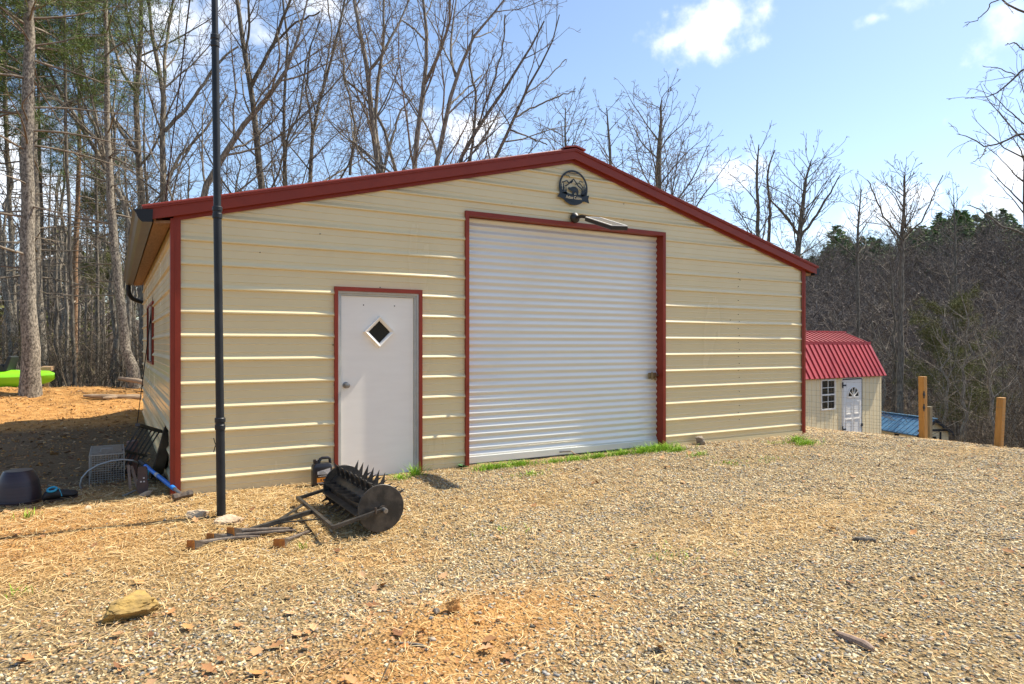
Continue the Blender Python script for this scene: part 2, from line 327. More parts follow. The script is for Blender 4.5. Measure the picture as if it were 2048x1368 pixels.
def build_ground():
    rr = [.35]
    while rr[-1] < 1400: rr.append(rr[-1]*1.0195+.0)
    rr = np.array(rr); a0 = math.pi/2-YAW
    ang = np.concatenate([np.arange(-50, 50, .28), np.arange(50, 310, 4)])*math.pi/180
    A, Rr = np.meshgrid(a0-ang, rr); X = CAM[0]+Rr*np.cos(A); Y = CAM[1]+Rr*np.sin(A); Z = H(X, Y)
    n, k = X.shape; V = np.stack([X, Y, Z], -1).reshape(-1, 3)
    i = np.arange(n-1)[:, None]*k; j = np.arange(k)[None, :]; j2 = (j+1) % k
    Q = np.stack([i+j, i+k+j, i+k+j2, i+j2], -1).reshape(-1, 4)
    V = np.vstack([V, [[CAM[0], CAM[1], gz(CAM[0], CAM[1])]]])
    g = bpy.data.materials.new('clay, gravel and leaf litter'); g.use_nodes = True
    o = np_mesh('ground', V, Q[:, ::-1], g, smooth=True)
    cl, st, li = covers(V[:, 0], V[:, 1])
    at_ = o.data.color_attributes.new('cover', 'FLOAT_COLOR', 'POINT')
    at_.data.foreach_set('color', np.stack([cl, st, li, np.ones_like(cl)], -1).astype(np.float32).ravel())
    setp(o, kind='structure')
    nt = g.node_tree; N, L = nt.nodes, nt.links; b = N['Principled BSDF']; b.inputs['Roughness'].default_value = .95; b.inputs['Specular IOR Level'].default_value = .12
    tc = N.new('ShaderNodeTexCoord'); P = tc.outputs['Object']
    def noise(s, d=8, r=.65):
        n = N.new('ShaderNodeTexNoise'); n.inputs['Scale'].default_value = s; n.inputs['Detail'].default_value = d; n.inputs['Roughness'].default_value = r; L.new(P, n.inputs[0]); return n.outputs[0]
    def vor(s):
        n = N.new('ShaderNodeTexVoronoi'); n.inputs['Scale'].default_value = s; L.new(P, n.inputs[0]); return n
    def ramp(f, st_):
        c = N.new('ShaderNodeValToRGB'); e = c.color_ramp.elements; e[0].position, e[0].color = st_[0][0], (*st_[0][1], 1); e[1].position, e[1].color = st_[-1][0], (*st_[-1][1], 1)
        for p, q in st_[1:-1]:
            x = e.new(p); x.color = (*q, 1)
        L.new(f, c.inputs[0]); return c.outputs[0]
    def mix(f, a, b_, mode='MIX'):
        m = N.new('ShaderNodeMix'); m.data_type = 'RGBA'; m.blend_type = mode
        if isinstance(f, float): m.inputs['Factor'].default_value = f
        else: L.new(f, m.inputs['Factor'])
        for idx, v in ((6, a), (7, b_)):
            if isinstance(v, tuple): m.inputs[idx].default_value = (*v, 1)
            else: L.new(v, m.inputs[idx])
        return m.outputs[2]
    ca = N.new('ShaderNodeVertexColor'); ca.layer_name = 'cover'; sp = N.new('ShaderNodeSeparateColor'); L.new(ca.outputs[0], sp.inputs[0])
    v1 = vor(58); vs = N.new('ShaderNodeSeparateColor'); L.new(v1.outputs['Color'], vs.inputs[0])
    grav = ramp(vs.outputs[0], [(0, (.09, .06, .03)), (.3, (.24, .175, .09)), (.6, (.42, .32, .17)), (.85, (.36, .225, .095)), (1, (.24, .205, .16))])
    strw = ramp(noise(42, 9, .75), [(.34, (.11, .06, .02)), (.5, (.38, .23, .085)), (.66, (.60, .42, .19))])
    clay = ramp(noise(6, 10, .7), [(.3, (.31, .14, .045)), (.5, (.52, .27, .085)), (.7, (.64, .37, .145))])
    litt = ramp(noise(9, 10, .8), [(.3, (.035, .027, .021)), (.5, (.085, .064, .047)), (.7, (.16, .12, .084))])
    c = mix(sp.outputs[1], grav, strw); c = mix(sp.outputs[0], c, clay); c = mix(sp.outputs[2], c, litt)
    L.new(c, b.inputs['Base Color'])
    hgt = N.new('ShaderNodeMath'); hgt.operation = 'ADD'; L.new(noise(30, 10, .75), hgt.inputs[0]); L.new(v1.outputs['Distance'], hgt.inputs[1])
    bp = N.new('ShaderNodeBump'); bp.inputs['Strength'].default_value = .9; bp.inputs['Distance'].default_value = .02; L.new(hgt.outputs[0], bp.inputs['Height']); L.new(bp.outputs[0], b.inputs['Normal'])
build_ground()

# ------------------------------------------------------------------ garage
BW, BL = 9.115, 7.75                    # gable width, length
APX, PITCH = 4.557, .253
def rake(s, top): return top-PITCH*abs(s-APX)
garage = thing('garage', 'beige ribbed steel garage with red trim, white entry door and pale roll-up door', 'garage', (APX, 0, 0))
def rib_profile(z):
    """how far the sheet stands proud at height z"""
    k = (z/.2286) % 1.0*.2286; d = k if k < .1143 else k-.2286
    y = 0.0
    if -.016 <= d <= .038:
        y = .024*min(1, (d+.016)/.010) if d < 0 else .024*min(1, (.038-d)/.032)
    for m in (.076, .1524):
        e = abs(k-m)
        if e < .008: y = max(y, .0042*(1-e/.008))
    return y
def siding_levels(z0, z1, extra=()):
    out = {round(z0, 4), round(z1, 4)} | {round(e, 4) for e in extra if z0 < e < z1}
    k = math.floor(z0/.2286)-1
    while k*.2286 < z1+.3:
        for d in (-.016, -.006, .006, .038, .068, .076, .084, .1444, .1524, .1604):
            z = round(k*.2286+d, 4)
            if z0 < z < z1: out.add(z)
        k += 1
    return sorted(out)
def siding(ztop, umin, umax, place, openings):
    """rows of sheet between the rib levels; ztop(u) is the upper outline, place maps (u, out, z) to the world"""
    mb = MB(); zmax = ztop((umin+umax)/2)
    lv = siding_levels(-.05, zmax, [o[2] for o in openings]+[o[3] for o in openings])
    def span(z):
        if ztop(umin) >= z and ztop(umax) >= z: return umin, umax
        h = max(0, (zmax-z)/PITCH); m = (umin+umax)/2; return max(umin, m-h), min(umax, m+h)
    for a, b in zip(lv, lv[1:]):
        zm = (a+b)/2; (l0, r0), (l1, r1) = span(a), span(b)
        cuts = sorted([(o[0], o[1]) for o in openings if o[2] < zm < o[3]])
        seg = []; L0, L1 = l0, l1
        for c0, c1 in cuts:
            seg.append((L0, c0, L1, c0)); L0 = L1 = c1
        seg.append((L0, r0, L1, r1))
        ya, yb = rib_profile(a), rib_profile(b)
        for s0, e0, s1, e1 in seg:
            n = max(1, int((e0-s0)/1.5))
            for q in range(n):
                f, g = q/n, (q+1)/n
                mb.add([place(s0+(e0-s0)*f, ya, a), place(s0+(e0-s0)*g, ya, a), place(s1+(e1-s1)*g, yb, b), place(s1+(e1-s1)*f, yb, b)], [(0, 1, 2, 3)])
    return mb
DOOR = (1.555, 2.470, -.06, 2.085); ROLL = (3.092, 6.092, -.06, 3.025)
siding(lambda s: rake(s, 3.862), 0.0, BW, lambda u, o, z: (u, -o, z), [DOOR, ROLL]).build('front_wall', M['siding'], garage, recalc=False)
siding(lambda s: rake(s, 3.862), 0.0, BW, lambda u, o, z: (BW-u, BL+o, z), []).build('rear_wall', M['siding'], garage, recalc=False)
WIN = (3.66, 5.47, 1.235, 2.13)
siding(lambda s: 2.70, 0.0, BL, lambda u, o, z: (-o, BL-u, z), [(BL-WIN[1], BL-WIN[0], WIN[2], WIN[3])]).build('side_wall', M['siding'], garage, recalc=False)
siding(lambda s: 2.70, 0.0, BL, lambda u, o, z: (BW+o, u, z), []).build('side_wall', M['siding'], garage, recalc=False)
# corner trim: an angle of two flanges each
for X, sg in ((0, 1), (BW, -1)):
    mb = MB(); xo = X-sg*.026
    mb.box(*sorted((xo, X+sg*.062)), -.029, -.021, -.04, 2.70); mb.box(*sorted((xo, xo+sg*.004)), -.021, .075, -.04, 2.69)
    mb.box(*sorted((X+sg*.012, X+sg*.022)), -.034, -.029, -.04, 2.70)
    mb.build('corner_trim', M['red'], garage)
# base angle at the foot of the front wall
for a_, b_, h_ in ((.06, 1.50, .075), (2.53, 3.04, .075), (6.15, 9.05, .13)): MB().box(a_, b_, -.034, -.026, -.05, h_).build('base_trim', M['siding'], garage)
# gable trim: fascia band, soffit strip and the angle against the wall
OVX, FD = .225, .085
def rake_strip(mb, y0, y1, top, h, x0, x1):
    for a, b in ((x0, APX), (APX, x1)):
        za, zb = rake(a, top), rake(b, top)
        mb.hexa([(a, y0, za-h), (b, y0, zb-h), (b, y1, zb-h), (a, y1, za-h), (a, y0, za), (b, y0, zb), (b, y1, zb), (a, y1, za)])
mb = MB(); rake_strip(mb, -FD, -FD+.006, 3.985, .118, -OVX, BW+OVX); rake_strip(mb, -FD+.006, -.004, 3.885, .012, -.2, BW+.2)
rake_strip(mb, -FD-.014, -FD, 3.990, .022, -OVX-.03, BW+OVX+.03); rake_strip(mb, -.030, -.022, 3.873, .045, .0, BW)
mb.build('gable_trim', M['red'], garage)
mb = MB(); rake_strip(mb, BL+.004, BL+FD, 3.985, .118, -OVX, BW+OVX); mb.build('gable_trim', M['red'], garage)
# roof sheets with standing ribs
def roof_side(sg):
    mb = MB(); xs = [APX, APX+sg*(BW/2+.26)]; z0 = 4.0; z1 = 4.0-PITCH*(BW/2+.26); t = .012
    mb.hexa([(xs[0], -FD-.02, z0-t), (xs[1], -FD-.02, z1-t), (xs[1], BL+.1, z1-t), (xs[0], BL+.1, z0-t), (xs[0], -FD-.02, z0), (xs[1], -FD-.02, z1), (xs[1], BL+.1, z1), (xs[0], BL+.1, z0)])
    y = -.02
    while y < BL:
        mb.hexa([(xs[0], y-.022, z0-.002), (xs[1], y-.022, z1-.002), (xs[1], y+.022, z1-.002), (xs[0], y+.022, z0-.002), (xs[0], y-.010, z0+.019), (xs[1], y-.010, z1+.019), (xs[1], y+.010, z1+.019), (xs[0], y+.010, z0+.019)])
        y += .2286
    return mb
rl = roof_side(-1).build('roof', M['roof'], garage); roof_side(1).build('roof', M['roof'], garage)
mb = MB()
for sg in (-1, 1):
    mb.hexa([(APX, -FD-.03, 4.016), (APX+sg*.15, -FD-.03, 3.985), (APX+sg*.15, BL+.11, 3.985), (APX, BL+.11, 4.016), (APX, -FD-.03, 4.036), (APX+sg*.15, -FD-.03, 4.003), (APX+sg*.15, BL+.11, 4.003), (APX, BL+.11, 4.036)])
mb.build('ridge_cap', M['roof'], garage)
# eaves: timber soffit, gutters, downspout
for sg, X in ((-1, 0.0), (1, BW)):
    mb = MB(); x1 = X+sg*.165
    mb.hexa([(X+sg*.02, -.02, 2.655), (x1, -.02, 2.64), (x1, BL, 2.64), (X+sg*.02, BL, 2.655), (X+sg*.02, -.02, 2.68), (x1, -.02, 2.665), (x1, BL, 2.665), (X+sg*.02, BL, 2.68)])
    mb.box(*sorted((x1-sg*.02, x1)), -.02, BL, 2.665, 2.735)
    mb.build('soffit', M['soffit'], garage)
def gutter(sg, X, y0, y1, material):
    prof = [(.172, 2.755), (.178, 2.640), (.262, 2.634), (.292, 2.665), (.312, 2.715), (.335, 2.742), (.325, 2.742), (.302, 2.718), (.283, 2.670), (.258, 2.642), (.184, 2.648), (.180, 2.755)]
    mb = MB(); mb.prism([(sg*a, b) for a, b in prof], (X, y0, 0), (1, 0, 0), (0, 0, 1), (0, y1-y0, 0))
    g = mb.build('gutter', material, garage)
    cp = MB(); cp.prism([(sg*a, b) for a, b in prof[:6]], (X, y0-.004, 0), (1, 0, 0), (0, 0, 1), (0, .004, 0)); cp.build('end_cap', M['gutter_black'], g)
    return g
gl = gutter(-1, 0, -.10, BL-.1, M['gutter']); gr = gutter(1, BW, -.08, BL, M['gutter_black'])
ds = [(-.25, BL-.12, 2.64), (-.25, BL-.12, 2.54), (-.235, BL-.11, 2.46), (-.18, BL-.06, 2.39), (-.10, BL+.02, 2.36), (-.02, BL+.08, 2.34), (.08, BL+.10, 2.30), (.10, BL+.10, 2.2), (.10, BL+.10, .1)]
mb = MB(); mb.tube(ds, .042, 12); mb.build('downspout', M['gutter_black'], garage, smooth=True)
# side window
wf = MB(); y0, y1, z0, z1 = WIN
wf.box(-.026, .03, y0, y0+.03, z0, z1); wf.box(-.026, .03, y1-.03, y1, z0, z1); wf.box(-.026, .03, y0+.03, y1-.03, z0, z0+.03); wf.box(-.026, .03, y0+.03, y1-.03, z1-.03, z1)
w = wf.build('window', M['red'], garage); MB().box(-.012, -.006, y0+.03, y1-.03, z0+.03, z1-.03).build('pane', M['glass'], w); MB().box(-.020, -.013, (y0+y1)/2-.02, (y0+y1)/2+.02, z0+.03, z1-.03).build('window_bar', M['shed_white'], w)
# entry door
d0, d1, _, dz = DOOR
tr = MB(); a, b = 1.518, 2.508
tr.box(a, d0, -.030, .02, -.03, 2.128); tr.box(d1, b, -.030, .02, -.03, 2.128); tr.box(d0, d1, -.030, .02, dz, 2.128)
ed = MB(); ed.box(d0+.045, d1-.045, .030, .070, .085, dz-.045)
door = ed.build('entry_door', M['white'], garage, bevel=.004)
tr.build('door_trim', M['red'], door)
fr = MB(); fr.box(d0, d0+.020, -.012, .09, .05, dz); fr.box(d1-.020, d1, -.012, .09, .05, dz); fr.box(d0+.020, d1-.020, -.012, .09, dz-.020, dz)
fr.box(d0+.020, d0+.043, .012, .09, .05, dz-.020); fr.box(d1-.043, d1-.020, .012, .09, .05, dz-.020); fr.box(d0+.043, d1-.043, .012, .09, dz-.043, dz-.020)
fr.box(d0, d1, -.012, .09, -.03, .082)
fr.build('door_frame', M['frame'], door)
cx, cz, rw, rh = 2.018, 1.655, .178, .178
mb = MB()
outer = [(0, rh), (rw, 0), (0, -rh), (-rw, 0)]; inner = [(0, rh*.70), (rw*.70, 0), (0, -rh*.70), (-rw*.70, 0)]
for i in range(4):
    j = (i+1) % 4; o0, o1, i0, i1 = outer[i], outer[j], inner[i], inner[j]; m0 = (o0[0]*.90, o0[1]*.90); m1 = (o1[0]*.90, o1[1]*.90)
    P = lambda p, y: (cx+p[0], y, cz+p[1])
    mb.hexa([P(o0, .030), P(o1, .030), P(i1, .030), P(i0, .030), P(m0, -.016), P(m1, -.016), P(i1, .002), P(i0, .002)])
mb.build('window_frame', M['white'], door)
MB().prism([(p[0]*1.02, p[1]*1.02) for p in inner], (cx, .024, cz), (1, 0, 0), (0, 0, 1), (0, .004, 0)).build('pane', M['glass'], door)
mb = MB(); mb.lathe([(.034, .030), (.034, .024), (.013, .020), (.013, -.012), (.027, -.022), (.030, -.036), (.024, -.050), (.008, -.054)], (1.652, 0, 1.085), 20, 'Y'); mb.build('knob', M['steel'], door, smooth=True)
for px, py in ((727, 610), (789, 612)):
    p = on_y(px, py, .03); mb = MB(); mb.lathe([(.007, 0), (.007, -.003), (.004, -.005)], (p.x, .030, p.z), 8, 'Y'); mb.build('screw', M['rust'], door)
# roll-up door: curved corrugations
mb = MB(); r0, r1 = ROLL[0]-.01, ROLL[1]+.01; pitch = .0825; nz_ = []; z = .10
def shut(z): return .105-.011*math.sin(2*math.pi*(z-.10)/pitch)
zz = np.arange(.19, 3.02, pitch/10)
xs_ = np.linspace(r0, r1, 5)
for a, b in zip(zz, zz[1:]):
    for u, v in zip(xs_, xs_[1:]): mb.add([(u, shut(a), a), (v, shut(a), a), (v, shut(b), b), (u, shut(b), b)], [(0, 1, 2, 3)])
vd = {}; mm = MB()
for f in mb.f:
    idx = []
    for i in f:
        key = tuple(round(c, 5) for c in mb.v[i])
        if key not in vd: vd[key] = len(mm.v); mm.v.append(mb.v[i])
        idx.append(vd[key])
    mm.f.append(tuple(idx))
roll = mm.build('roll_up_door', M['shutter'], garage, smooth=True, recalc=False)
MB().box(r0, r1, .080, .12, .105, .19).build('bottom_bar', M['shutter'], roll, bevel=.006)
MB().box(r0, r1, .072, .125, .075, .104).build('bottom_seal', M['rubber'], roll)
mb = MB(); mb.box(3.047, ROLL[0], -.034, .13, -.03, 3.075); mb.box(ROLL[1], 6.140, -.034, .13, -.03, 3.075); mb.box(ROLL[0], ROLL[1], -.034, .13, ROLL[3], 3.075); mb.build('door_trim', M['red'], roll)
mb = MB(); mb.box(5.92, 6.06, .070, .086, 1.045, 1.125); mb.box(5.90, 6.09, .055, .070, 1.075, 1.095); mb.box(5.95, 5.97, .045, .055, 1.03, 1.14); mb.box(6.02, 6.045, .05, .07, 1.02, 1.07)
mb.build('latch', M['brass'], roll, bevel=.003)
mb = MB(); mb.tube([(4.44, .078, .145), (4.44, .045, .150), (4.46, .040, .152), (4.56, .040, .150), (4.58, .045, .148), (4.58, .078, .143)], .007, 8); mb.build('pull_handle', M['rust'], roll, smooth=True)
mb = MB(); mb.tube([(4.59, .05, .15), (4.62, .00, .115), (4.66, -.05, .10)], .006, 6); mb.build('pull_rope', M['lumber'], roll)
for (px, py) in (*((1476, 545+i*28) for i in range(11)), *((1478, 559+i*28) for i in range(11)), (1023, 407), (1247, 408), (1247, 440), (640, 468), (520, 505), (1480, 560), (1460, 640), (640, 800), (668, 770), (666, 690), (760, 575)):
    p = on_y(px, py, 0); mb = MB(); mb.lathe([(.006, 0), (.006, -.005), (.004, -.008)], (p.x, -.002, p.z), 8, 'Y'); mb.build('screw', M['rust'], garage)

# ------------------------------------------------------------------ sign and lamp on the gable
sx, sz_, sr = 4.573, 3.515, .222
sign = thing('round_sign', 'round black cut-metal sign of a bear, pines and mountains high on the gable', 'sign', (sx, -.03, sz_))
mb = MB(); n = 64; y0, y1 = -.034, -.028
ring = [(sr*math.cos(2*math.pi*i/n), sr*math.sin(2*math.pi*i/n)) for i in range(n)]
for i in range(n):
    a, b = ring[i], ring[(i+1) % n]; k = .90
    mb.hexa([(sx+a[0], y1, sz_+a[1]), (sx+b[0], y1, sz_+b[1]), (sx+b[0]*k, y1, sz_+b[1]*k), (sx+a[0]*k, y1, sz_+a[1]*k), (sx+a[0], y0, sz_+a[1]), (sx+b[0], y0, sz_+b[1]), (sx+b[0]*k, y0, sz_+b[1]*k), (sx+a[0]*k, y0, sz_+a[1]*k)])
mb.build('rim', M['sign'], sign)
def cut(name, poly, dy=0):
    return MB().prism([(x*sr, z*sr) for x, z in poly], (sx, -.033-dy, sz_), (1, 0, 0), (0, 0, 1), (0, .004, 0)).build(name, M['sign'], sign)
lower = [(math.cos(a)*.95, math.sin(a)*.95) for a in np.linspace(R(205), R(335), 24)]
cut('ground_plate', lower+[(.6, -.33), (.1, -.40), (-.25, -.36), (-.6, -.30)])
cut('banner', [(-1.12, -.62), (-.95, -.38), (-.6, -.42), (0, -.50), (.6, -.46), (.98, -.36), (1.10, -.34), (1.03, -.55), (1.10, -.80), (.75, -.72), (0, -.80), (-.6, -.72), (-1.0, -.66)], .005)
def stroke(name, pts, w):
    mb = MB()
    for a, b in zip(pts, pts[1:]): mb.bar((sx+a[0]*sr, -.031, sz_+a[1]*sr), (sx+b[0]*sr, -.031, sz_+b[1]*sr), .004, w*sr, up=Vector((b[0]-a[0], 0, b[1]-a[1])).cross(Vector((0, 1, 0))))
    return mb.build(name, M['sign'], sign)
stroke('mountain', [(-.78, .22), (-.45, .36), (-.32, .22), (.02, .50), (.32, .15), (.62, -.05)], .065)
cut('mountain_shade', [(-.05, .42), (-.02, .36), (-.12, .24), (-.22, .22), (-.5, .02), (-.62, .05), (-.30, .22)])
stroke('mountain', [(.12, .20), (.42, .32), (.70, .06)], .045)
stroke('bird', [(-.62, .62), (-.52, .68), (-.44, .62), (-.34, .66), (-.26, .56)], .04)
stroke('bird', [(.40, .38), (.52, .44), (.60, .38), (.70, .42)], .04)
stroke('cloud_line', [(-.3, .82), (0, .80), (.3, .84)], .03)
cut('bear', [(-.38, -.10), (-.34, .00), (-.22, -.02), (-.05, .06), (.15, .06), (.30, -.02), (.36, -.18), (.34, -.40), (.24, -.40), (.22, -.28), (.10, -.24), (.02, -.42), (-.08, -.42), (-.08, -.24), (-.18, -.20), (-.30, -.16)])
def pine_poly(x, z, w, h):
    L_ = [(x, z+h)]
    for i in range(4):
        f = (i+1)/4; L_ += [(x+w*f, z+h*(1-f)), (x+w*f*.55, z+h*(1-f))]
    Rr = [(2*x-a, b) for a, b in L_[1:]]; return L_+Rr[::-1]
for x, z, w, h in ((-.84, -.42, .13, .62), (-.68, -.46, .14, .72), (-.52, -.5, .13, .52), (.62, -.5, .14, .60), (.76, -.46, .14, .74), (.86, -.36, .10, .50)): cut('pine_silhouette', pine_poly(x, z, w, h))
def text_mesh(txt, size, material, name, parent, loc, rot, depth=.001):
    cu = bpy.data.curves.new(name, 'FONT'); cu.body = txt; cu.size = size; cu.align_x = 'CENTER'; cu.extrude = depth
    tmp = bpy.data.objects.new(name+'_tmp', cu); col.objects.link(tmp)
    bpy.context.view_layer.update()
    me = bpy.data.meshes.new_from_object(tmp.evaluated_get(bpy.context.evaluated_depsgraph_get())); bpy.data.objects.remove(tmp); bpy.data.curves.remove(cu)
    me.name = name; me.materials.clear(); me.materials.append(material)
    o = bpy.data.objects.new(name, me); col.objects.link(o); o.parent = parent; o.location = Vector(loc)-OFF[parent.name]; o.rotation_euler = rot; return o
text_mesh('Adze Cabin', .052, M['cream'], 'lettering', sign, (sx, -.0395, sz_-.145), (R(90), 0, 0))

lamp = thing('solar_lamp', 'black solar lamp on a short arm angled out above the roll-up door', 'lamp', (4.59, -.02, 3.13))
mb = MB(); mb.lathe([(.062, -.022), (.066, -.035), (.062, -.06), (.035, -.085), (.02, -.10)], (4.59, 0, 3.13), 20, 'Y'); mb.build('wall_mount', M['lampblack'], lamp, smooth=True)
mb = MB(); mb.tube([(4.59, -.08, 3.13), (4.585, -.20, 3.125), (4.57, -.36, 3.08), (4.56, -.42, 3.06)], .022, 10); mb.build('arm', M['lampblack'], lamp, smooth=True)
def lp(u, v, w):   # u across, v along the head, w normal
    o = Vector((4.575, -.36, 3.05)); ax = Vector((-.13, -.75, -.245)).normalized(); ac = Vector((1, -.05, .05)).normalized(); nn = ac.cross(ax).normalized()
    if nn.z < 0: nn = -nn
    return o+ac*u+ax*v+nn*w
head = [(-.06, 0), (.06, 0), (.115, .10), (.115, .79), (-.115, .79), (-.115, .10)]
mb = MB(); nh = len(head); mb.add([lp(u, v, 0) for u, v in head]+[lp(u, v, .045) for u, v in head], [tuple(range(nh-1, -1, -1)), tuple(range(nh, 2*nh))]+[(i, (i+1) % nh, nh+(i+1) % nh, nh+i) for i in range(nh)])
mb.build('lamp_head', M['lampblack'], lamp, bevel=.006)
q = [(-.09, .14), (.09, .14), (.09, .755), (-.09, .755)]
mb = MB(); mb.hexa([lp(u, v, -.006) for u, v in q]+[lp(u, v, -.001) for u, v in q]); mb.build('diffuser', M['lampgrey'], lamp)
q = [(-.098, .115), (.098, .115), (.098, .775), (-.098, .775)]
mb = MB(); mb.hexa([lp(u, v, .046) for u, v in q]+[lp(u, v, .050) for u, v in q]); mb.build('solar_panel', M['solar'], lamp)
mb = MB()
for a, b in zip([(-.106, .10), (.106, .10), (.106, .784), (-.106, .784)], [(.106, .10), (.106, .784), (-.106, .784), (-.106, .10)]): mb.bar(lp(*a, .050), lp(*b, .050), .014, .008)
mb.build('rim', M['white'], lamp)

# ------------------------------------------------------------------ mast, guy wire
pb = ground_at(443, 1034); lean = -.012
mast = thing('antenna_mast', 'tall black telescoping mast standing in front of the left end of the garage', 'mast', pb)
zj = [pb.z-.03, .877, 2.646, 4.08, 6.0]; rad = [.036, .033, .030, .026]
for i in range(4):
    mb = MB(); mb.tube([(pb.x+lean*zj[i], pb.y, zj[i]), (pb.x+lean*zj[i+1], pb.y, zj[i+1])], rad[i], 20); seg = mb.build('pole_section', M['mast'], mast, smooth=True)
    if i:
        mb = MB(); z = zj[i]; c = (pb.x+lean*z, pb.y, z); r = rad[i-1]
        mb.lathe([(r+.001, -.075), (r+.006, -.07), (r+.006, -.035), (r+.002, -.03), (r+.002, -.012), (r+.007, -.008), (r+.007, .022), (r+.0015, .028)], c, 20); mb.build('collar', M['mast'], seg, smooth=True)
mb = MB(); hz0 = 1.518-.885; c = on_y(433, 890, pb.y); mb.tube([(pb.x-.033, pb.y, c.z), (pb.x-.045, pb.y, c.z+.005), (pb.x-.052, pb.y, c.z+.025), (pb.x-.060, pb.y, c.z+.06)], .004, 6); mb.tube([(pb.x-.045, pb.y, c.z-.003), (pb.x-.052, pb.y, c.z-.02), (pb.x-.060, pb.y, c.z-.058)], .004, 6); mb.build('cleat', M['mast'], mast)
ge = Vector((-.13, 6.8, gz(-.13, 6.8)))
w = MB(); top = Vector((pb.x+lean*5.95, pb.y, 5.95)); w.tube([top.lerp(ge, t)+Vector((0, 0, -.25*t*(1-t))) for t in np.linspace(0, 1, 9)], .0075, 5)
setp(w.build('guy_wire', M['cable'], None, loc=tuple(ge)), 'thin black guy wire running from the mast top down beside the garage side wall', 'wire')

# ------------------------------------------------------------------ spiked lawn roller
rx, ry, rz0 = 1.348, -1.96, 0.0
rg = gz(1.35, -1.4); axz = rg+.188; L_r = 1.03
roller = thing('lawn_aerator', 'black tow-behind spike aerator roller lying in front of the entry door', 'aerator', (rx, ry+.6, rg))
mb = MB(); mb.lathe([(.125, .02), (.130, .03), (.130, L_r-.03), (.125, L_r-.02)], (rx, ry, axz), 28, 'Y'); drum = mb.build('drum', M['iron'], roller, smooth=True)
for yy in (0, L_r-.012):
    mb = MB(); mb.lathe([(.186, 0), (.189, .003), (.189, .009), (.186, .012)], (rx, ry+yy, axz), 48, 'Y'); mb.build('end_disc', M['iron'], roller, smooth=True)
for i in range(8):
    a = 2*math.pi*i/8+.42
    dirv = Vector((math.cos(a), 0, math.sin(a))); tan = Vector((-math.sin(a), 0, math.cos(a))); ce = Vector((rx, ry, axz))
    mb = MB(); mb.hexa([ce+dirv*.129+tan*s*.018+Vector((0, yy, 0)) for s, yy in ((-1, .03), (1, .03), (1, L_r-.03), (-1, L_r-.03))]+[ce+dirv*.136+tan*s*.018+Vector((0, yy, 0)) for s, yy in ((-1, .03), (1, .03), (1, L_r-.03), (-1, L_r-.03))])
    strip = mb.build('spike_bar', M['iron'], drum)
    for k in range(7):
        yy = .09+k*(L_r-.18)/6+(.06 if i % 2 else 0)
        if yy > L_r-.05: continue
        if dirv.z < -.75: hh = .062
        else: hh = .135
        b0 = ce+dirv*.132+Vector((0, yy, 0)); m2 = MB(); w2, t2 = .027, .004
        tip = b0+dirv*hh+tan*.010
        yv = Vector((0, 1, 0)); m2.add([b0-tan*w2-yv*t2, b0+tan*w2-yv*t2, b0+tan*w2+yv*t2, b0-tan*w2+yv*t2, tip+yv*.001, tip-yv*.001], [(0, 1, 5), (2, 3, 4), (1, 2, 4, 5), (3, 0, 5, 4), (3, 2, 1, 0)])
        m2.build('spike', M['iron'], drum)
# ballast tray flanges on the upper left of the drum
def radial(a, r, y): return Vector((rx+math.cos(a)*r, ry+y, axz+math.sin(a)*r))
mb = MB()
for a, r0_, r1_ in ((R(112), .146, .215), (R(192), .146, .205)):
    t = Vector((-math.sin(a), 0, math.cos(a)))*.004
    mb.hexa([radial(a, r0_, .02)-t, radial(a, r1_, .02)-t, radial(a, r1_, L_r-.02)-t, radial(a, r0_, L_r-.02)-t, radial(a, r0_, .02)+t, radial(a, r1_, .02)+t, radial(a, r1_, L_r-.02)+t, radial(a, r0_, L_r-.02)+t])
mb.build('cleaning_flange', M['iron'], roller)
axn, axf = Vector((rx, ry-.05, axz)), Vector((rx, ry+L_r+.05, axz)); cn, cf = Vector((rx-.385, ry-.05, rg+.105)), Vector((rx-.385, ry+L_r+.05, rg+.105))
mb = MB(); mb.bar(axn, cn, .028, .030); mb.bar(axf, cf, .028, .030); mb.bar(cn+Vector((-.016, -.016, 0)), cf+Vector((-.016, .016, 0)), .030, .030); frame = mb.build('drawbar_frame', M['iron'], roller, bevel=.003)
mb = MB(); mb.lathe([(.017, -.11), (.019, -.105), (.019, 0)], (rx, ry, axz), 14, 'Y'); mb.lathe([(.017, L_r), (.017, L_r+.09)], (rx, ry, axz), 14, 'Y'); mb.build('axle', M['steel'], roller, smooth=True)
mb = MB(); mb.lathe([(.03, -.04), (.03, -.03)], (rx, ry, axz), 12, 'Y'); mb.tube([axn+Vector((-.07, -.02, -.02)), axn+Vector((-.07, -.02, .03))], .008, 6); mb.build('bolt', M['rust'], frame)
te = Vector((.375, -1.50, gz(.375, -1.5)+.025)); tm = (cn+cf)/2+Vector((-.02, .03, -.005))
mb = MB(); mb.bar(te, tm, .036, .036); mb.build('tongue', M['iron'], roller, bevel=.003)
mid = te.lerp(tm, .52)
mb = MB(); mb.bar(mid+Vector((0, 0, .012)), cn.lerp(cf, .80), .03, .008); mb.bar(mid+Vector((0, 0, -.012)), cn.lerp(cf, .25), .03, .008); mb.build('brace', M['iron'], roller)

